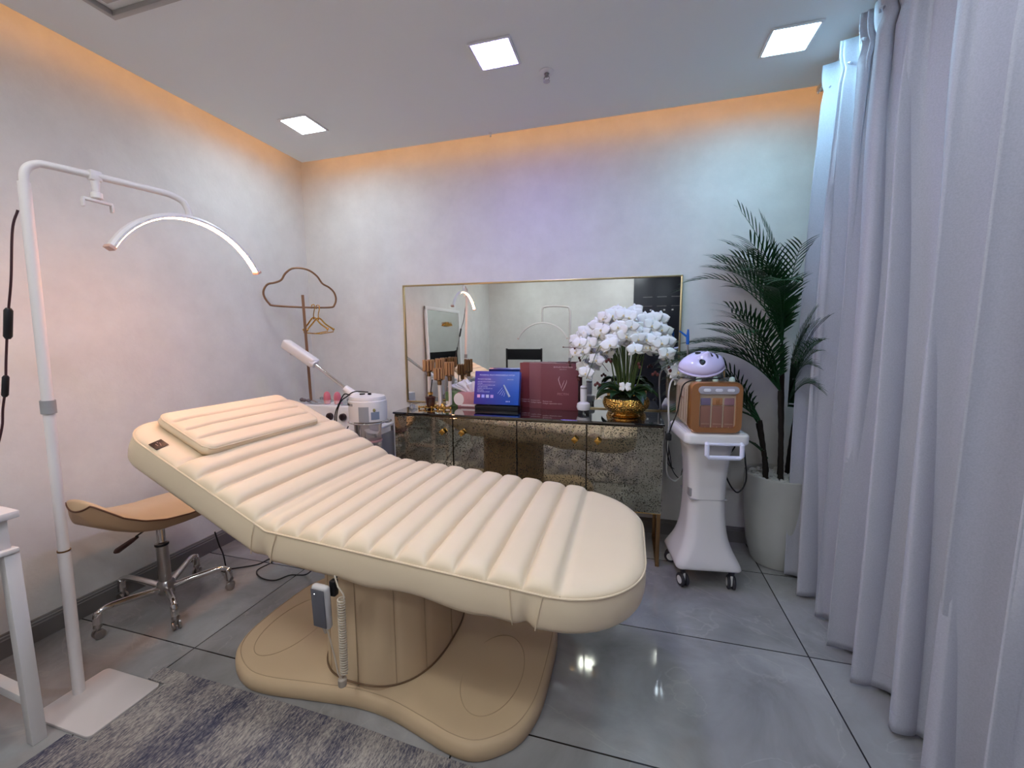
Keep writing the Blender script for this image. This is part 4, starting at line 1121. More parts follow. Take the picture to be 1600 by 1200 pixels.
# bronze front ring
outer = rrect(xc, H_/2+.002, W_, H_, .034); inner = rrect(xc+.006, H_/2-.004, W_-.070, H_-.062, .016); n = len(outer)
V = []
for (ol, y) in ((outer, -.130), (outer, -.172), ([((p[0]-xc)*.97+xc, (p[1]-H_/2)*.97+H_/2) for p in outer], -.180), (inner, -.180), (inner, -.160)):
    V += [(p[0], y, p[1]) for p in ol]
obj('bezel', B().add(V, [(r*n+i, r*n+(i+1) % n, (r+1)*n+(i+1) % n, (r+1)*n+i) for r in range(4) for i in range(n)]), M_bronze, dv, local=True)
obj('window_back', B().box((xc+.006, -.157, H_/2-.004), (W_-.068, .004, H_-.060)), mat('brown_panel', (120, 78, 62), .35), dv, local=True)
for k in range(3):
    x = xc+.006-.052+.052*k
    ct = obj('cartridge', B().box((x, -.166, .078), (.046, .014, .105), .003), mat('brown_cartridge', (142, 100, 86), .25, coat=.4), dv, local=True)
    obj('cartridge_cap', B().box((x, -.167, .150), (.044, .012, .034), .003), mat('cap_%d' % k, ((116, 104, 132), (170, 120, 84), (150, 112, 122))[k], .25, coat=.4), ct, local=True)
    obj('cartridge_label', B().box((x, -.1738, .045), (.036, .0008, .002)).ball((x, -.1735, .030), .002, 8, 6), mat('label_pale', (206, 170, 146), .4), ct, local=True)
obj('emblem', B().tube([(xc+.006+.006*cos(a_), -.1745, .154+.005*sin(a_)) for a_ in [2*pi*i/16 for i in range(16)]], .0009, 6, closed=True).tube([(xc+.006+.006*cos(a_), -.1745, .144+.005*sin(a_)) for a_ in [2*pi*i/16 for i in range(16)]], .0009, 6, closed=True), M_gold, dv, local=True)
cp = B().prism(rrect(0, 0, .178, .036, .0175), 0, .006, .001, M=Matrix.Translation((xc+.006, -.178, .205)) @ Matrix.Rotation(pi/2, 4, 'X'))
cpo = obj('control_panel', cp, mat('panel_grey', (172, 168, 178), .3), dv, local=True)
for k in range(3):
    obj('button', B().prism(rrect(0, 0, .032, .014, .0065), 0, .003, .001, M=Matrix.Translation((xc+.006-.052+.052*k, -.184, .205)) @ Matrix.Rotation(pi/2, 4, 'X')), mat('button_white', (226, 226, 236), .3), cpo, local=True)
for k in range(3):
    obj('hose_socket', B().lathe([(.013, 0), (.013, .010), (.010, .020), (.006, .022)], (xc-.07+.075*k, -.13, H_), 16), mat('socket_green', (188, 214, 206), .35), dv, local=True)
obj('foot', B().box((xc, -.14, .001), (.16, .02, .004)), M_black, dv, local=True)
text('side_lettering', 'BEAUTY', .016, tuple(F(dv) @ Vector((xc-W_/2+.0032, .010, .145))), F(dv).to_3x3() @ Vector((0, -1, 0)), (0, 0, 1), mat('side_print', (150, 108, 80), .5), dv)
# jars and bottles behind the mask
for (x, y, r, h, label) in ((-.07, .03, .020, .050, 'small clear glass jar on the machine, left behind the mask'), (.0, .06, .022, .062, 'small clear glass jar with white lid behind the mask'), (.085, .03, .020, .055, 'small clear glass jar at the right behind the mask')):
    q = F(dv) @ Vector((xc+x, y, H_)); t = thing('glass_jar', tuple(q), label, 'jar', 0, 'glass jars on the skin machine')
    obj('jar', B().lathe([(r, 0), (r, h*.8), (r*.8, h*.9)], tuple(q), 20), mat('jar_glass', (220, 226, 228), .08, trans=.8), t)
    obj('lid', B().lathe([(r*.85, h*.88), (r*.95, h*.9), (r*.95, h*1.1), (r*.8, h*1.13)], tuple(q), 20), M_whitepl, t)

# light therapy mask
mk_ = thing('face_mask', (.335, 2.17, 1.06), 'pale lilac LED face mask lying face up on the bronze machine', 'face mask')
M_mask = mat('lilac_plastic', (214, 206, 244), .2, coat=.5)
mc = Vector((.336, 2.175, 1.128)); MR = Matrix.Rotation(radians(8), 3, 'Z') @ Matrix.Rotation(radians(-6), 3, 'Y') @ Matrix.Rotation(radians(34), 3, 'X')
def mh(u, v):
    """u: forehead(-1) to chin(+1); v: across"""
    r2 = u*u+v*v
    h = (.060 if u > 0 else .060-.012*u*u)*max(0, 1-r2)**.55
    h += .019*exp(-((u-.20)/.12)**2-(v/.20)**2)+.008*exp(-((u+.04)/.2)**2-(v/.14)**2)
    h -= .009*exp(-((u+.12)/.13)**2-((abs(v)-.42)/.20)**2)
    h += .005*exp(-((u-.50)/.08)**2-(v/.30)**2)+.006*exp(-((u-.78)/.10)**2-(v/.3)**2)
    return h
def mpt(u, v, k=0):
    w = .080*(1-.30*max(0, -u)**1.6-.08*max(0, u)); return mc+MR @ Vector((min(u, .90+.1*(u-.9))*.108, v*w, mh(u, v)+k-.014))
def mfn(i, j):
    rr = i; a = j*2*pi; return mpt(rr*cos(a), rr*sin(a))
b = B().grid(mfn, 22, 56)
rimr = []
for j in range(57):
    a = j/56*2*pi; p = mpt(cos(a), sin(a)); rimr.append(p-Vector((0, 0, .012)))
b.grid(lambda i, j: mpt(cos(j*2*pi)*(1-.02*i), sin(j*2*pi)*(1-.02*i))-Vector((0, 0, .018*i)), 2, 56)
obj('shell', b, M_mask, mk_, sharp=0, solid=.003)
def patch(u0, v0, du, dv_, nm):
    b = B(); N_ = 20; V = [mpt(u0, v0, .0022)]
    for k in range(N_):
        a = 2*pi*k/N_; V.append(mpt(u0+du*cos(a), v0+dv_*sin(a)*(1-.25*cos(a)), .0022))
    b.add(V, [(0, 1+k, 1+(k+1) % N_) for k in range(N_)]); obj(nm, b, M_black, mk_, sharp=0, solid=.001)
patch(-.10, -.46, .120, .19, 'eye_opening'); patch(-.10, .46, .120, .19, 'eye_opening'); patch(.36, -.10, .05, .09, 'nostril_opening'); patch(.36, .10, .05, .09, 'nostril_opening'); patch(.60, 0, .05, .26, 'mouth_opening')
ms = thing('mask_stand', (.34, 2.20, 1.05), 'clear acrylic stand under the lilac face mask', 'stand')
q0 = F(dv) @ Vector((xc, -.04, H_+.002))
obj('tray', B().box((q0.x, q0.y, q0.z+.006), (.17, .12, .010), .003, Matrix.Rotation(TR, 3, 'Z')), mat('clear_acrylic', (226, 236, 240), .05, trans=.85), ms)
for dx_ in (-.078, .078):
    obj('rod', B().tube([(q0.x+dx_, q0.y+.02, q0.z+.005), (q0.x+dx_*.92, q0.y+.03, q0.z+.088)], .0025, 6), M_gold, ms)
# blue tipped wand
wd = thing('spray_wand', (.287, 2.30, 1.05), 'blue-tipped slim wand standing up behind the face mask', 'wand')
obj('rod', B().tube([(.292, 2.30, 1.045), (.285, 2.30, 1.225)], .0045, 8), M_steel, wd)
obj('tip', B().tube([(.285, 2.30, 1.215), (.284, 2.30, 1.25), (.285, 2.30, 1.292)], [.008, .0085, .004], 10).tube([(.284, 2.30, 1.252), (.262, 2.30, 1.270), (.243, 2.30, 1.285)], [.006, .005, .003], 8), mat('blue_plastic', (24, 96, 180), .35), wd)
# cords of the machine
cd1 = obj('power_cable', B().tube(spline([(.445, 2.26, 1.062), (.42, 2.12, 1.062), (.37, 2.065, 1.064), (.30, 2.06, 1.060), (.250, 2.075, 1.035), (.235, 2.08, .98), (.225, 2.09, .90), (.205, 2.10, .835), (.195, 2.12, .79), (.19, 2.16, .75), (.195, 2.24, .68), (.215, 2.33, .60), (.24, 2.42, .52)], 8), .0032, 8), M_cord)
tag(cd1, 'black cable looping over the bronze machine and down the trolley', 'cable')
q = thing('plug_adapter', (.19, 2.13, .775), 'black plug hanging at the left edge of the trolley tray', 'plug')
obj('plug_body', B().box((.190, 2.10, .772), (.028, .022, .034), .005).box((.192, 2.097, .79), (.014, .014, .012), .003), M_black, q)
cd2 = obj('power_cable', B().tube(spline([(.520, 2.44, .95), (.535, 2.40, .88), (.545, 2.34, .78), (.530, 2.30, .70), (.485, 2.28, .62), (.495, 2.28, .53), (.545, 2.28, .46), (.585, 2.29, .52), (.58, 2.30, .62), (.575, 2.34, .70), (.56, 2.44, .80)], 8), .0038, 8), M_cord)
tag(cd2, 'black cable hanging in a loop right of the trolley', 'cable')
cd3 = obj('white_cable', B().tube(spline([(.27, 2.40, 1.02), (.225, 2.34, 1.03), (.205, 2.32, .98), (.205, 2.32, .88), (.212, 2.34, .78), (.21, 2.36, .66), (.215, 2.40, .50), (.26, 2.44, .44), (.30, 2.45, .47)], 8), .0045, 8), mat('white_cord', (210, 208, 204), .5))
tag(cd3, 'white hose hanging between the sideboard and the trolley', 'cable')
cd4 = obj('power_cable', B().tube(spline([(.215, 2.50, .70), (.235, 2.46, .58), (.25, 2.45, .50), (.29, 2.47, .45), (.31, 2.5, .50)], 8), .0025, 6).tube(spline([(.205, 2.46, .72), (.225, 2.44, .62), (.222, 2.45, .54), (.26, 2.47, .50)], 8), .0025, 6), M_cord)
tag(cd4, 'thin black wires dangling behind the trolley beside the sideboard', 'cable')

# ================================================================== POTTED PALM
PX, PY = .808, 2.515
pt = thing('potted_palm', (PX, PY, 0), 'tall green artificial palm in a glossy grey pot next to the curtain', 'potted plant')
prof = [(.105, 0), (.115, .004), (.128, .03), (.150, .12), (.165, .24), (.172, .36), (.174, .47), (.173, .505), (.168, .510), (.162, .505), (.160, .46), (.02, .455)]
obj('pot', B().lathe(prof, (PX, PY, 0), 56), mat('glazed_grey_pot', (190, 189, 184), .18, coat=.5, vary=(5, (178, 177, 172), .3, .7)), pt)
rp = random.Random(4); b = B()
for k in range(340):
    r = .152*sqrt(rp.random()); a = rp.uniform(0, 2*pi); s_ = rp.uniform(.007, .013)
    b.ball((PX+r*cos(a), PY+r*sin(a), .478+rp.uniform(0, .018)), (s_, s_*rp.uniform(.7, 1.1), s_*.7), 7, 5)
o = obj('pebbles', b, mat('white_pebbles', (212, 212, 208), .6), pt); o['kind'] = 'stuff'
M_trunk = mat('palm_trunk', (34, 26, 20), .8, bump=(60, .6, .004))
M_frond = mat('palm_leaf', (34, 84, 40), .42, vary=(6, (18, 52, 28), .3, .7))
tr_pts = []
for k, (x, y, lx, ly, h) in enumerate(((-.085, -.06, -.05, -.02, .34), (-.02, -.075, -.03, .0, .50), (.075, -.055, .0, -.02, .40), (-.05, .05, -.06, .0, .30), (.05, .05, .03, .0, .46), (.0, .0, -.03, .0, .74))):
    P_ = [(PX+x, PY+y, .47), (PX+x+lx*.3, PY+y+ly*.3, .47+h*.4), (PX+x+lx, PY+y+ly, .47+h)]
    tr_pts.append(Vector(P_[-1])); obj('trunk', B().tube(spline(P_, 8), [.014-.004*i/16+.0015*(i % 2) for i in range(17)], 10), M_trunk, pt)
rf = random.Random(21)
def frond(base, az, el, length, droop, ll=.20, twist=0):
    b = B(); N_ = 40; pts = []
    p = Vector(base); e = el
    for i in range(N_+1):
        pts.append(p.copy()); d = Vector((cos(az)*cos(e), sin(az)*cos(e), sin(e))); p = p+d*length/N_; e -= droop/N_*(.4+1.2*i/N_)
        az += twist/N_
    b.tube(pts, [.0042*(1-.8*i/N_) for i in range(N_+1)], 6)
    for i in range(6, N_+1, 2):
        t = i/N_; P_ = pts[i]; tg_ = (pts[min(i+1, N_)]-pts[i-1]).normalized(); side = tg_.cross(Vector((0, 0, 1))); side = side.normalized() if side.length > .05 else Vector((1, 0, 0)); upv = side.cross(tg_)
        L_ = ll*(.35+.65*sin(pi*min(1, (t-.12)*1.02))**.6)*rf.uniform(.88, 1.08)
        for sg in (-1, 1):
            fw_ = .95+.8*t; dirv = (side*sg*1.0+tg_*fw_+upv*.35).normalized(); w = .0043
            pr0 = P_; V = []; K = 5
            for k in range(K+1):
                q = k/K; pp = pr0+dirv*L_*q-Vector((0, 0, 1))*L_*.20*q*q*rf.uniform(.9, 1.1)
                ww = w*(sin(pi*(q*.85+.12)))**.8 if k < K else .0004
                nn = tg_*.9-dirv*dirv.dot(tg_)*.9; nn = nn.normalized() if nn.length > .1 else upv
                V += [pp-nn*ww, pp+nn*ww]
            b.add(V, [(2*k, 2*k+1, 2*k+3, 2*k+2) for k in range(K)])
    return b
def soft(p):
    """keep the leaves clear of the back wall and of the curtain"""
    y = min(p.y, 2.67); x = p.x
    if y < 2.42: x = min(x, .79)
    return Vector((min(x, 1.2), y, p.z))
FRN = []
for k in range(44):
    tk = (5, 1, 5, 2, 0, 4, 1, 5, 3, 2)[k % 10]
    az = (205, 190, 250, 300, 170, 20, 225, 150, 185, 275)[k % 10]+rf.uniform(-16, 16)
    el = (84, 66, 78, 74, 62, 80, 72, 86, 68, 82)[k % 10]+rf.uniform(-5, 5)-(10 if k > 26 else 0)
    FRN.append((tk, az, el, rf.uniform(.42, .62), rf.uniform(.9, 1.45), rf.uniform(.15, .19)))
FRN += [(5, 178, 84, .74, .55, .15), (5, 160, 88, .66, .4, .15), (5, 188, 70, .62, 1.5, .16), (1, 186, 52, .60, 1.65, .17), (0, 192, 44, .44, 1.5, .15), (1, 200, 58, .50, 1.6, .16), (2, 285, 50, .42, 1.2, .18), (0, 190, 30, .30, 1.0, .13)]
for (k, az, el, L_, dr_, ll) in FRN:
    fb = frond(tr_pts[k], radians(az), radians(el), L_, dr_, ll); fb.v = [tuple(soft(Vector(p))) for p in fb.v]
    o = obj('frond', fb, M_frond, pt, sharp=0)
fb = frond(Vector((PX-.08, PY-.05, .60)), radians(200), radians(50), .22, .8, .07)
o = obj('frond', fb, M_frond, pt, sharp=0)

# ================================================================== CURTAIN
def curtain():
    cr = random.Random(5); ph = 0
    ys = []; y = 2.40
    knots = []                                           # (y of the front of each fold, depth)
    yk_ = 2.335; spac = [.165, .165, .175, .180, .185, .195, .19, .185, .20, .19, .19, .20, .19, .19, .20, .19, .20, .19, .19]
    for s_ in spac: knots.append(yk_); yk_ -= s_
    N_ = len(knots)-1
    def P(t, z):                                         # t in folds
        k = min(int(t), N_-1); f = t-k
        y0_, y1_ = knots[k], knots[k+1]
        q = z/2.46
        amp = (.060+.020*sin(k*2.3+1)*.6)*(1-.45*smooth(.75, 1.0, q)) * (1+.12*sin(3*q+k))
        a = 2*pi*f
        top = smooth(.55, 1, q)
        x = .872+.010*sin(k*1.7)+amp*(-cos(a))*(1-.35*top) + .012*sin(2*a+k+2*q)*(1-q)*.8
        x += top*.016*(1-2*abs(sin(1.5*a+.4*k)))
        skew = .040*sin(a)*(1-.3*q)
        y = y0_+(y1_-y0_)*f + skew + .015*sin(1.3*k+4*q)
        x -= .026*smooth(.55, 1, q) - .012*exp(-((q-.955)/.012)**2)
        if q > .93:
            w = smooth(.93, .965, q); x += w*.006*cos(4*a)
        if k == 0 and f < .35: y += .03*(1-q)*(.35-f) 
        z2 = z + (0 if z > .02 else 0)
        return Vector((x, y, z2))
    nt_, nz = N_*26, 90
    zz = lambda j: .016+(2.462-.016)*(j)
    b = B().grid(lambda i, j: P(i*N_*.9999, zz(j)), nt_, nz)
    hem = B().tube([P(i/nt_*N_*.9999, .075)+Vector((-.0012, 0, 0)) for i in range(nt_+1)], .0012, 4)
    head = B()
    for k in range(0, N_): 
        for dz in (0,):
            p = P(k+.02, 2.365); head.tube([p+Vector((-.004, .012, 0)), p+Vector((-.010, .0, .008)), p+Vector((-.004, -.012, 0))], .005, 6)
    return b, hem, head
cb, hemb, headb = curtain()
def curtain_mat():
    m = mat('grey_blackout_fabric', (184, 184, 194), .7, bump=(900, .25, .0006), sheen=.2, vary=(260, (172, 172, 182), .3, .7)); return m
ct_ = thing('curtain', (.87, 1.0, .016), 'pale grey floor-length pleated curtain along the right side', 'curtain')
obj('cloth', cb, curtain_mat(), ct_, sharp=0, solid=.0025)
obj('hem_stitch', hemb, mat('hem_thread', (170, 166, 178), .8), ct_)
obj('pleat_tuck', headb, curtain_mat(), ct_)
ck = thing('curtain_track', (.895, .9, 2.49), 'cream curtain rail with small gliders fixed to the ceiling', 'curtain rail')
obj('rail', B().box((.893, .50, 2.489), (.028, 4.18, .022), .002), mat('rail_cream', (190, 186, 176), .4), ck)
for k in range(30): obj('glider', B().box((.884 + .0, 2.575-.02*k if k < 7 else 2.37-.135*(k-6), 2.472), (.008, .010, .016), .002), M_whitepl, ck)

# ================================================================== COAT RACK
ck_ = thing('coat_rack', (-2.195, 2.44, 0), 'slim bronze coat rack topped by a cloud-shaped ring in the corner', 'coat rack')
M_bz = mat('matt_bronze', (134, 100, 74), .42, .6)
cen = Vector((-2.205, 2.445, 0)); dxy = Vector((.28, .33, 0)).normalized()
cloud = [(-.20, 1.485), (-.235, 1.50), (-.262, 1.545), (-.262, 1.585), (-.235, 1.625), (-.185, 1.640), (-.145, 1.660), (-.115, 1.705), (-.070, 1.740), (-.01, 1.748), (.050, 1.735), (.10, 1.70), (.135, 1.652), (.18, 1.628), (.215, 1.595), (.228, 1.55), (.215, 1.505), (.18, 1.485), (0, 1.480)]
cl = spline([cen+dxy*u*.92+Vector((0, 0, z)) for u, z in cloud], 6, closed=True)
obj('cloud_ring', B().tube(cl, .0065, 8, closed=True), M_bz, ck_)
obj('post', B().tube([(-2.180, 2.44, .02), (-2.212, 2.44, 1.565)], .0125, 4), M_bz, ck_)
obj('base', B().prism(rrect(-2.215, 2.46, .22, .24, .02), 0, .014, .002), M_bz, ck_)
for k, (dx_, dz_, lb_) in enumerate(((.0, 0, 'front'), (.03, -.003, 'rear'))):
    hg = thing('clothes_hanger', (-2.16, 2.48+dx_, 1.47), 'gold wire hanger hanging from the coat rack, %s one of two' % lb_, 'hanger', 0, 'gold hangers on the coat rack')
    c0 = cen+dxy*(.055+dx_)+Vector((0, 0, 1.485+dz_)); hd = Vector((.85, .1+dx_*6, 0)).normalized()
    hook = spline([c0+hd*-.012+Vector((0, 0, -.012)), c0+hd*-.010+Vector((0, 0, .012)), c0+hd*.008+Vector((0, 0, .014)), c0+hd*.010+Vector((0, 0, -.01)), c0+Vector((0, 0, -.05)), c0+Vector((0, 0, -.09))], 5)
    obj('hook', B().tube(hook, .0035, 8), M_gold, hg)
    sh_ = spline([c0+Vector((0, 0, -.085))-hd*.085-Vector((0, 0, .075)), c0-hd*.05+Vector((0, 0, -.12)), c0+Vector((0, 0, -.075)), c0+hd*.05+Vector((0, 0, -.12)), c0+hd*.10-Vector((0, 0, .155))], 6)
    obj('shoulder_bar', B().tube(sh_, .0055, 8).tube([sh_[0], sh_[0]+Vector((0, 0, -.022)), (sh_[0]+sh_[-1])/2+Vector((0, 0, -.03)), sh_[-1]+Vector((0, 0, -.018)), sh_[-1]], .0035, 8).ball(sh_[0], .009).ball(sh_[-1], .009), M_gold, hg)

# ================================================================== WAX HEATER TROLLEY
wt = thing('utility_trolley', (-1.87, 2.42, 0), 'white and glass utility trolley in the corner behind the bed', 'trolley')
M_frost = mat('frosted_glass', (196, 200, 202), .15, trans=.6)
b = B()
for x in (-2.06, -1.62):
    for y in (2.26, 2.56): b.tube([(x, y, .06), (x, y, .66)], .011, 10)
obj('post', b, M_steel, wt)
for z in (.10, .35, .653): obj('shelf', B().box((-1.84, 2.41, z), (.46, .33, .016), .003), M_white, wt)
dwr = obj('drawer', B().box((-1.84, 2.247, .58), (.42, .010, .090), .003), M_white, wt)
obj('handle', B().box((-1.84, 2.238, .615), (.36, .008, .008), .002), M_black, dwr)
obj('side_panel', B().box((-1.610, 2.41, .36), (.004, .29, .50)), M_frost, wt)
for x in (-2.06, -1.62):
    for y in (2.26, 2.56): obj('caster', B().lathe([(.001, -.010), (.024, -.010), (.028, -.004), (.028, .004), (.024, .010), (.001, .010)], (x, y, .028), 18, rot=Matrix.Rotation(pi/2, 3, 'Y')), M_rubber, wt)
wh = thing('wax_heater', (-1.86, 2.33, .623), 'white double-pot wax heater with two black knobs on the corner trolley', 'wax heater')
Wx, Wy, WZ = -1.945, 2.375, .662
obj('body', B().add([(Wx-.235, Wy-.10, WZ), (Wx+.235, Wy-.10, WZ), (Wx+.235, Wy+.11, WZ), (Wx-.235, Wy+.11, WZ), (Wx-.235, Wy-.085, WZ+.155), (Wx+.235, Wy-.085, WZ+.155), (Wx+.235, Wy+.11, WZ+.165), (Wx-.235, Wy+.11, WZ+.165)], [(0, 1, 2, 3), (4, 5, 6, 7), (0, 1, 5, 4), (1, 2, 6, 5), (2, 3, 7, 6), (3, 0, 4, 7)]), M_white, wh)
wb = wh.children[0].modifiers.new('edge', 'BEVEL'); wb.width = .008; wb.segments = 3
for k, x in enumerate((.040, .142)):
    obj('knob', B().lathe([(.024, 0), (.024, .016), (.020, .020)], (Wx+x, Wy-.094, WZ+.085), 24, rot=Matrix.Rotation(pi/2, 3, 'X')).box((Wx+x, Wy-.116, WZ+.085), (.005, .006, .034), .001), mat('dark_knob', (40, 24, 28), .4), wh)
obj('power_lamp', B().ball((Wx-.060, Wy-.093, WZ+.094), .006), mat('red_lamp', (200, 40, 60), .3, emit=(220, 40, 60), estr=.6), wh)
obj('switch', B().box((Wx-.055, Wy-.096, WZ+.060), (.016, .006, .010), .001), M_black, wh)
obj('printed_line', B().box((Wx+.0, Wy-.0985, WZ+.022), (.14, .001, .002)), M_ink, wh)
for x in (-.115, .105):
    obj('pot_lid', B().lathe([(.082, 0), (.084, .006), (.060, .016), (.014, .022), (.014, .032), (.004, .036)], (Wx+x, Wy+.015, WZ+.160), 32), mat('steel_lid', (190, 196, 200), .2, .8), wh)
obj('outlet', B().lathe([(.008, 0), (.008, .006), (.004, .008)], (Wx+.225, Wy-.094, WZ+.075), 14, rot=Matrix.Rotation(pi/2, 3, 'X')), M_black, wh)
M_pinkb = mat('pink_bottle', (222, 120, 132), .35, trans=.15)
for (x, lb_) in ((-.020, 'left of two on the wax heater'), (.062, 'right of two on the wax heater')):
    t = thing('pink_bottle', (Wx+x, Wy-.045, WZ+.165), 'small pink domed bottle, %s' % lb_, 'bottle', 0, 'pink bottles on the wax heater')
    cc3 = (Wx+x, Wy-.045, WZ+.160)
    obj('bottle', B().lathe([(.016, 0), (.020, .004), (.022, .022), (.022, .026)], cc3, 20), mat('pale_pink', (228, 178, 180), .4), t)
    obj('cap', B().lathe([(.023, .026), (.0235, .030), (.0225, .055), (.017, .074), (.008, .082), (.002, .084)], cc3, 22), M_pinkb, t)
cr_ = thing('cream_jar', (Wx+.13, Wy-.0, WZ+.20), 'small brown knob-topped jar on the wax heater', 'jar')
obj('jar', B().lathe([(.010, 0), (.012, .006), (.012, .016), (.006, .020)], (Wx+.150, Wy+.06, WZ+.160), 16), mat('brown_pot', (150, 84, 60), .4), cr_)
mt = thing('metal_tongs', (-2.135, 2.30, .84), 'crumpled grey metal tool at the left end of the wax heater', 'tool')
obj('tool', B().tube([(-2.17, 2.32, .842), (-2.14, 2.31, .848), (-2.10, 2.305, .842), (-2.085, 2.305, .838)], .008, 8).ball((-2.165, 2.32, .844), .014).ball((-2.13, 2.305, .844), .012).ball((-2.10, 2.31, .842), .013), mat('grey_metal_tool', (120, 112, 116), .35, .6), mt)

# ================================================================== FACIAL STEAMER
SX, SY = -1.515, 2.14
fs = thing('facial_steamer', (SX-.03, SY, 0), 'white facial steamer on a chrome stand with a raised arm, behind the bed', 'facial steamer')
M_stm = mat('steamer_white', (224, 220, 218), .35)
obj('housing', B().lathe([(.104, 0), (.112, .004), (.115, .05), (.114, .122), (.109, .128), (.110, .132), (.104, .148), (.06, .157), (.001, .159)], (SX, SY, .768), 44, sx=1.0, sy=.9), M_stm, fs)
obj('label_sticker', B().grid(lambda i, j: Vector((SX+.1155*cos(radians(-86+30*i)), SY+.9*.1155*sin(radians(-86+30*i)), .775+.088*j)), 8, 2), mat('grey_sticker', (150, 152, 156), .6), fs)
obj('label_sticker', B().grid(lambda i, j: Vector((SX+.1156*cos(radians(-50+26*i)), SY+.9*.1156*sin(radians(-50+26*i)), .786+.045*j)), 8, 2), mat('blue_sticker', (122, 132, 150), .6), fs)
obj('label_sticker', B().ball((SX+.116*cos(radians(-40)), SY+.9*.116*sin(radians(-40)), .842), (.010, .006, .010), 10, 8), mat('olive_sticker', (128, 124, 74), .6), fs)
b = B()
for k in range(7): b.box((SX+.1145*cos(radians(-145+6*k)), SY+.9*.1145*sin(radians(-145+6*k)), .872), (.003, .003, .014))
obj('vent_slot', b, M_ink, fs)
obj('support_ring', B().tube([(SX+.118*cos(2*pi*k/40), SY+.108*sin(2*pi*k/40), .762) for k in range(40)], .0035, 8, closed=True).tube([(SX+.118, SY, .762), (SX+.15, SY-.01, .768), (SX+.158, SY, .778)], .006, 8), M_chrome, fs)
obj('glass_jar', B().lathe([(.060, 0), (.060, .09), (.066, .145)][::1], (SX+.022, SY-.012, .610), 32), mat('clear_glass', (215, 205, 200), .05, trans=.85), fs)
obj('jar_seal', B().lathe([(.058, .0), (.064, .004), (.064, .012), (.058, .016)], (SX+.022, SY-.012, .640), 32), mat('pink_seal', (176, 130, 128), .4), fs)
obj('jar_bracket', B().tube([(SX-.045, SY-.03, .655), (SX-.045, SY-.03, .60), (SX-.035, SY-.035, .572), (SX-.01, SY-.03, .566), (SX+.045, SY-.02, .566)], .0055, 8).tube([(SX+.022, SY-.02, .592), (SX+.022, SY-.02, .54)], .004, 8), M_chrome, fs)
obj('jar_screw', B().lathe([(.018, 0), (.020, .004), (.018, .012)], (SX+.022, SY-.02, .530), 20), M_whitepl, fs)
obj('post', B().tube([(SX-.075, SY-.02, .05), (SX-.075, SY-.02, .766)], .012, 14).tube([(SX-.050, SY-.03, .40), (SX-.050, SY-.03, .766)], .005, 8), M_steel, fs)
b = B()
for k in range(5):
    a = 2*pi*k/5; b.tube([(SX-.075, SY-.02, .06), (SX-.075+.11*cos(a), SY-.02+.11*sin(a), .055), (SX-.075+.17*cos(a), SY-.02+.14*sin(a), .045)], .010, 8)
obj('base', b, M_white, fs)
for k in range(5):
    a = 2*pi*k/5; obj('caster', B().lathe([(.001, -.010), (.018, -.010), (.022, 0), (.018, .010), (.001, .010)], (SX-.075+.17*cos(a), SY-.02+.14*sin(a), .022), 16, rot=Matrix.Rotation(pi/2, 3, 'Y')), M_rubber, fs)
ar0, ar1, ar2, ar3 = Vector((-1.620, SY, .925)), Vector((-1.668, SY, .957)), Vector((-1.880, SY, 1.100)), Vector((-2.105, SY+.02, 1.232))
obj('arm_socket', B().tube([Vector((-1.570, SY, .895)), ar0, ar1], [.030, .026, .022], 14).ball((-1.58, SY, .905), (.045, .04, .026)), M_stm, fs)
obj('arm', B().tube([ar1, ar2], .0115, 14), M_chrome, fs)
dd = (ar3-ar2).normalized()
hd_ = obj('nozzle_head', B().tube([ar2-dd*.005, ar2+dd*.02, ar2+dd*.03], [.022, .024, .024], 14).box(tuple((ar2+ar3)/2+dd*.005), ((ar3-ar2).length, .062, .060), .014, Matrix.Rotation(atan2(-(dd.z), dd.x) , 3, 'Y'), seg=3), M_stm, fs)
obj('nozzle', B().tube([ar3-dd*.045, ar3-dd*.045+Vector((.008, -.01, -.050))], [.012, .010], 12), M_stm, hd_)
obj('sticker', B().box(tuple(ar2.lerp(ar3, .40)+Vector((.0, -.027, .0))), (.05, .001, .016), 0, Matrix.Rotation(radians(38), 3, 'Y')), mat('yellow_sticker', (232, 226, 178), .5), hd_)
obj('control_knob', B().tube([Vector((SX-.02, SY-.02, .922)), Vector((SX-.02, SY-.02, .932))], .016, 14).box((SX+.03, SY-.02, .930), (.018, .014, .016), .003), M_black, fs)
cdx = obj('power_cord', B().tube(spline([(SX+.05, SY-.06, .948), (SX-.02, SY-.09, .952), (SX-.06, SY-.11, .925), (SX-.095, SY-.12, .895), (SX-.125, SY-.12, .83), (SX-.13, SY-.12, .76), (SX-.105, SY-.12, .715), (SX-.07, SY-.12, .728), (SX-.06, SY-.11, .75)], 8), .0035, 8)
    .tube(spline([(SX-.035, SY-.115, .935), (SX-.065, SY-.125, .94), (SX-.10, SY-.125, .89), (SX-.135, SY-.125, .82), (SX-.138, SY-.125, .72), (SX-.128, SY-.125, .62)], 8), .0035, 8), M_cord, fs)
obj('plug', B().box((SX-.112, SY-.125, .598), (.050, .026, .050), .006, Matrix.Rotation(.5, 3, 'Y')), M_black, cdx)

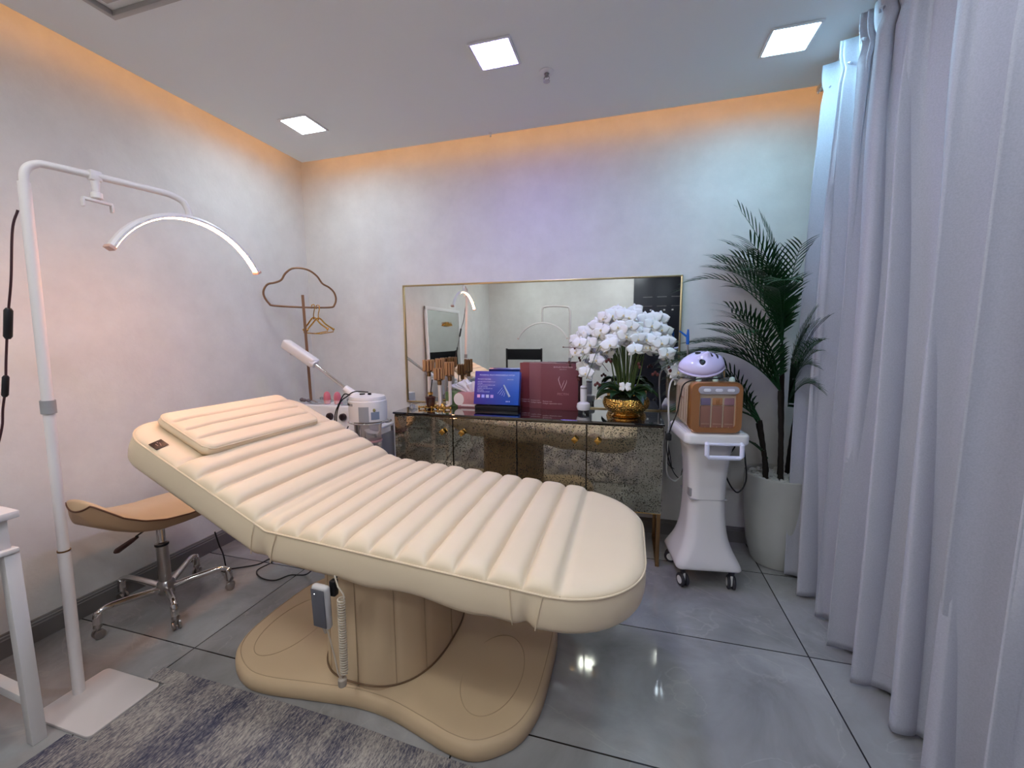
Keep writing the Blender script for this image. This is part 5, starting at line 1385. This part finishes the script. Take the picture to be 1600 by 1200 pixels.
# ================================================================== CABLES ON THE FLOOR
c5 = obj('floor_cable', B().tube(spline([(-1.985, 1.50, .30), (-1.99, 1.52, .22), (-2.02, 1.56, .14), (-2.05, 1.59, .03), (-2.12, 1.62, .006), (-2.06, 1.66, .006), (-1.98, 1.72, .006), (-1.96, 1.78, .008), (-1.90, 1.74, .02), (-1.93, 1.67, .006), (-1.85, 1.62, .006), (-1.76, 1.62, .006), (-1.72, 1.68, .006), (-1.62, 1.70, .02), (-1.45, 1.62, .2), (-1.30, 1.50, .45)], 10), .0035, 8), M_cord)
tag(c5, 'black cable on the floor between the stool and the bed', 'cable')
c6 = obj('thin_cable', B().tube(spline([(-1.20, 1.30, .49), (-1.22, 1.42, .38), (-1.30, 1.58, .12), (-1.36, 1.62, .02), (-1.33, 1.68, .004), (-1.25, 1.74, .004)], 8), .002, 6), M_darkcord)
tag(c6, 'thin dark wire dropping from under the bed to the floor', 'cable')

# ================================================================== BEHIND THE VIEWER (mirror view)
dc = thing('director_chair', (-1.62, -.85, 0), 'black folding director chair reflected in the wall mirror', 'chair')
X_, Y_ = -1.62, -.85; M_blkw = mat('black_wood', (20, 18, 20), .45); M_canvas = mat('black_canvas', (16, 16, 20), .8)
obj('backrest', B().box((X_, Y_-.20, .985), (.56, .012, .17), .004), M_canvas, dc)
for s_ in (-1, 1): obj('back_post', B().box((X_+s_*.285, Y_-.20, .86), (.026, .03, .44), .004), M_blkw, dc)
obj('seat', B().box((X_, Y_, .47), (.54, .40, .014), .005), M_canvas, dc)
for s_ in (-1, 1):
    obj('armrest', B().box((X_+s_*.30, Y_, .66), (.055, .46, .02), .004).box((X_+s_*.30, Y_+.18, .56), (.024, .024, .20), .003), M_blkw, dc)
    obj('leg', B().tube([(X_-s_*.26, Y_+.17, .46), (X_+s_*.26, Y_+.17, .02)], .012, 8).tube([(X_-s_*.26, Y_-.17, .46), (X_+s_*.26, Y_-.17, .02)], .012, 8).box((X_+s_*.27, Y_, .015), (.03, .46, .03), .003), M_blkw, dc)
bag = B().ball((X_+.02, Y_+.02, .60), (.16, .13, .115), 20, 14); bag.v = [tuple(Vector(p)+Vector((0, 0, .02*noise.noise(Vector(p)*14)))) for p in bag.v]
tag(obj('folded_blanket', bag, mat('grey_cloth', (176, 174, 178), .85, vary=(8, (120, 118, 124), .4, .6)), sharp=0), 'crumpled grey cloth bundle on the black director chair', 'blanket')
for k, (x, y, rz_) in enumerate(((-.28, -.15, .9), (.04, -.24, .15))):
    t = thing('slipper', (x, y, .008), 'black slipper on the floor, %s one seen in the sideboard mirror' % ('left' if k == 0 else 'right'), 'slipper', rz_, 'black slippers')
    obj('sole', B().prism([(p[0]*(1-.15*(p[1] < 0)), p[1]) for p in rrect(0, 0, .092, .25, .044)], 0, .022, .006), M_black, t, local=True)
    obj('strap', B().grid(lambda i, j: Vector((.045*cos(pi*i), .02+.075*j, .020+.040*sin(pi*i)*(1-.3*j))), 14, 4), M_canvas, t, local=True, solid=.004)
